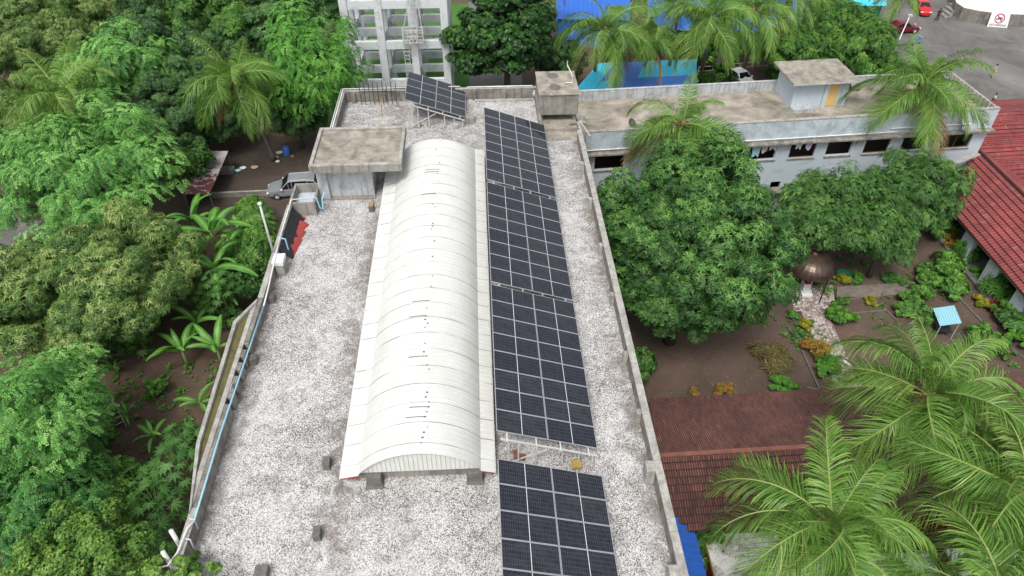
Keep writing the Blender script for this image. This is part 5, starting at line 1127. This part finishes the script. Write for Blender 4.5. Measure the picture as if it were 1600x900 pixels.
for i, (px, py, z, r1, rz, lab) in enumerate(((45,25,9,7.5,4.5,'olive mango tree with browny tips in the top left corner'), (150,10,9,7,4.5,'olive mango tree second from the top left corner'), (15,120,8,6.5,4,'olive mango tree at the left edge above the palm'), (30,215,6,5,3,'olive mango tree at the left edge below the palm'), (95,85,8,5,3.6,'olive mango tree behind the left palm crown'), (277,257,3.4,1.7,1.7,'small olive tree beside the patchy shed'))):
    tree('mango_tree', lab, 'tree', 'olive', px, py, z, r1, rz, 30+i, 'olive mango trees', share='ol', **OL)
DK = dict(nclump=110, rc=.18, per=90, size=1.1)
for i, (px, py, z, r1, rz, lab) in enumerate(((245,45,9,5.5,4.2,'dark green mango tree behind the bright tree between the palms'), (415,28,8,6.5,4,'dark green mango tree behind the middle left palm'), (482,5,8,6,4,'dark green tree at the top edge left of the tower'), (268,165,6,4,3.2,'dark mango tree right of the bright tree between the palms'), (262,225,4,3,2.5,'dark mango tree beside the large feathery tree'), (325,110,7,4.5,3.5,'dark tree right behind the second left palm'), (345,195,3,3,2,'dark low tree under the second left palm'), (400,130,4,4,3,'dark low tree at the right of the second left palm'), (460,175,4,3.5,3,'dark low tree below the bright tower side tree'), (340,5,9,5,4,'dark tree at the top edge behind the light green one'))):
    tree('mango_tree', lab, 'tree', 'dark', px, py, z, r1, rz, 50+i, 'dark mango trees', share='dk', **DK)
tree('neem_tree', 'light green neem tree at the top edge above the second left palm', 'tree', 'neem', 315, 28, 9, 5.2, 3.8, 70, 'neem trees', share='ne', nclump=120, rc=.18, per=70, size=1.2)
tree('leafy_tree', 'bushy light green tree in the bottom left corner with twigs over the parapet', 'tree', 'small', 120, 885, 7.2, 3.4, 1.5, 71, None, nclump=150, rc=.13, per=130, size=.5, mat=leafmat('yellowish_young_leaves', (.05,.13,.02), (.12,.27,.04), (.32,.48,.10)),
     extra=())
c0 = at(300, 885, 12.6)
t = thing('leafy_tree', 'small leafy tree top reaching over the near left parapet', 'tree', (c0.x-.9, c0.y-.2, 0)); me, C, cr = crown('crown', 72, (1.5,1.0,.8), bpy.data.materials['yellowish_young_leaves'], T_small, nclump=34, rc=.14, per=46, size=.5, zmin=-.2, lumpy=.6); obj('crown', me, t, (.6,0,12.4))
mb = MB(); mb.tube([(0,0,-.1), (.1,0,6), (.2,0,11.6), (.6,0,12.5)], [.12,.09,.05,.02], 7); limbs(mb, [(p[0]+.6, p[1], p[2]+12.4) for p in C], None, 12.2, .07, random.Random(3), 16); mb.build('trunk', M_bark, t, True)
for i, (px, py, z, r1, rz, kd, lab) in enumerate(((255,415,3,2.8,1.8,'mid','bushy green tree between olive mango tree and bananas'), (392,326,2,1.5,1.0,'neem','light green tree beside the yard wall'), (400,385,3,2.3,2.3,'neem','bright green bush tree below the mast on the left parapet'), (215,400,2.5,2.4,1.8,'mid','bushy green tree behind the olive mango tree'), (395,440,2.5,1.8,1.8,'mid','small bushy tree between papaya and the parapet'), (175,530,1.5,1.6,1.4,'mid','low green bush under the olive mango tree'), (130,800,2.5,2.6,1.8,'neem','light green bush tree in the lower left shade'), (175,755,2,1.8,1.4,'neem','low fern like tree left of the near papayas'), (300,255,3,2,1.6,'mid','round bush by the patchy shed corner'))):
    tree('small_tree', lab, 'tree', kd, px, py, z, r1, rz, 80+i, 'small trees on the left', share='sm'+kd, nclump=55, rc=.25, per=60, size=.95)
tree('mango_tree', 'very large dense green mango tree beside the right parapet', 'tree', 'mango', 1072, 405, 7.8, 6.75, 7.3, 21, 'right side trees', nclump=400, rc=.13, per=105, lumpy=.24, flat=.85, size=.92, tipbias=.45)
tree('leafy_tree', 'spreading green tree in front of the long blue building, left of the pair', 'tree', 'neem', 1312, 325, 5.8, 4.9, 2.7, 22, 'right side trees', nclump=170, rc=.17, per=70, size=.9, mat=leafmat('mid_green_leaves', (.035,.10,.022), (.075,.20,.04), (.20,.38,.09)))
tree('leafy_tree', 'spreading green tree beside the red roof, right of the pair', 'tree', 'neem', 1430, 305, 5.5, 4.2, 3.2, 23, 'right side trees', nclump=130, rc=.18, per=70, size=.9, mat=bpy.data.materials['mid_green_leaves'])
tree('leafy_tree', 'lower green tree hanging over the soil right of the dome', 'tree', 'neem', 1385, 368, 4.2, 2.6, 2.2, 24, 'right side trees', nclump=80, rc=.22, per=70, size=.85, mat=bpy.data.materials['mid_green_leaves'])
tree('jackfruit_tree', 'tall dark glossy tree behind the rear parapet right of the tower', 'tree', 'jack', 792, 52, 8.5, 6.0, 5.6, 25, 'right side trees', nclump=190, rc=.17, per=80, size=1.05, mat=leafmat('deep_glossy_leaves', (.018,.06,.014), (.035,.11,.022), (.09,.22,.04), .35))
NE = dict(nclump=90, rc=.2, per=70, size=1.2)
for i, (px, py, z, r1, rz, lab) in enumerate(((1240,75,4.5,4.2,3.2,'green neem tree nearest the roof room on its left'), (1300,40,5,4.5,3.5,'green neem tree at the top of the clump behind the roof room'), (1352,70,4.5,4.2,3.4,'green neem tree on the right of the clump behind the roof room'), (1295,95,3,3.4,2.2,'low green tree right behind the roof room'), (1375,105,3,3,2.2,'low green tree between roof room and big palm'))):
    tree('neem_tree', lab, 'tree', 'neem', px, py, z, r1, rz, 90+i, 'neem trees', share='ne', **NE)
tree('mango_tree', 'dark tree behind the tank left of the blue shed', 'tree', 'dark', 880, 95, 4, 3.2, 2.6, 96, 'dark mango trees', share='dk')

# palms
palm('coconut palm at the left edge above the large feathery tree', 98, 152, 9.5, 128, 215, 22, 1.25, 1)
palm('coconut palm left of the bright tower side tree', 364, 128, 9.8, 428, 250, 22, 1.12, 2)
palm('coconut palm just right of the dark glossy tree', 945, 48, 10.5, 925, 142, 22, 1.15, 3)
palm('coconut palm between the two front palms behind the blue shed', 1010, 55, 8.5, 1005, 135, 20, 1.0, 4)
palm('coconut palm with an orange crown in front of the deep blue pavilion', 1112, 32, 10.5, 1093, 130, 22, 1.15, 5)
palm('coconut palm with the trunk crossing the white car', 1178, 18, 11, 1160, 118, 18, 1.05, 6)
palm('coconut palm at the top edge left of the red cars', 1408, -8, 8, 1385, 50, 14, .8, 7)
palm('coconut palm in front of the long roof, left of the roof room', 1066, 196, 11.0, 1075, 300, 22, 1.05, 8, -.35)
palm('big coconut palm in front of the long roof, right of the roof room', 1440, 135, 11.5, 1385, 262, 24, 1.25, 9)
palm('coconut palm standing in the garden above the nearest palm', 1452, 618, 10.5, None, None, 26, 1.2, 10)
palm('nearest coconut palm in front of the tile roof', 1300, 822, 11.5, None, None, 28, 1.12, 11)
palm('coconut palm at the right edge next to the nearest one', 1600, 775, 10.5, None, None, 24, 1.4, 12)
palm('coconut palm whose fronds fill the bottom right corner', 1570, 975, 11, None, None, 16, 1.3, 13)
palm('coconut palm at the top edge above the dark glossy tree', 850, -40, 10, None, None, 16, .9, 14)
palm('coconut palm at the top edge between the blue roofs', 1010, -35, 10, None, None, 16, .9, 15)
palm('coconut palm at the top edge over the neem trees', 1235, -12, 10, None, None, 20, 1.05, 16)
palm('coconut palm between the orange crowned palm and the one above the white car', 1062, 8, 10, None, None, 20, 1.0, 17)
palm('coconut palm behind the one above the white car', 1150, -8, 9.5, None, None, 18, 1.0, 18)
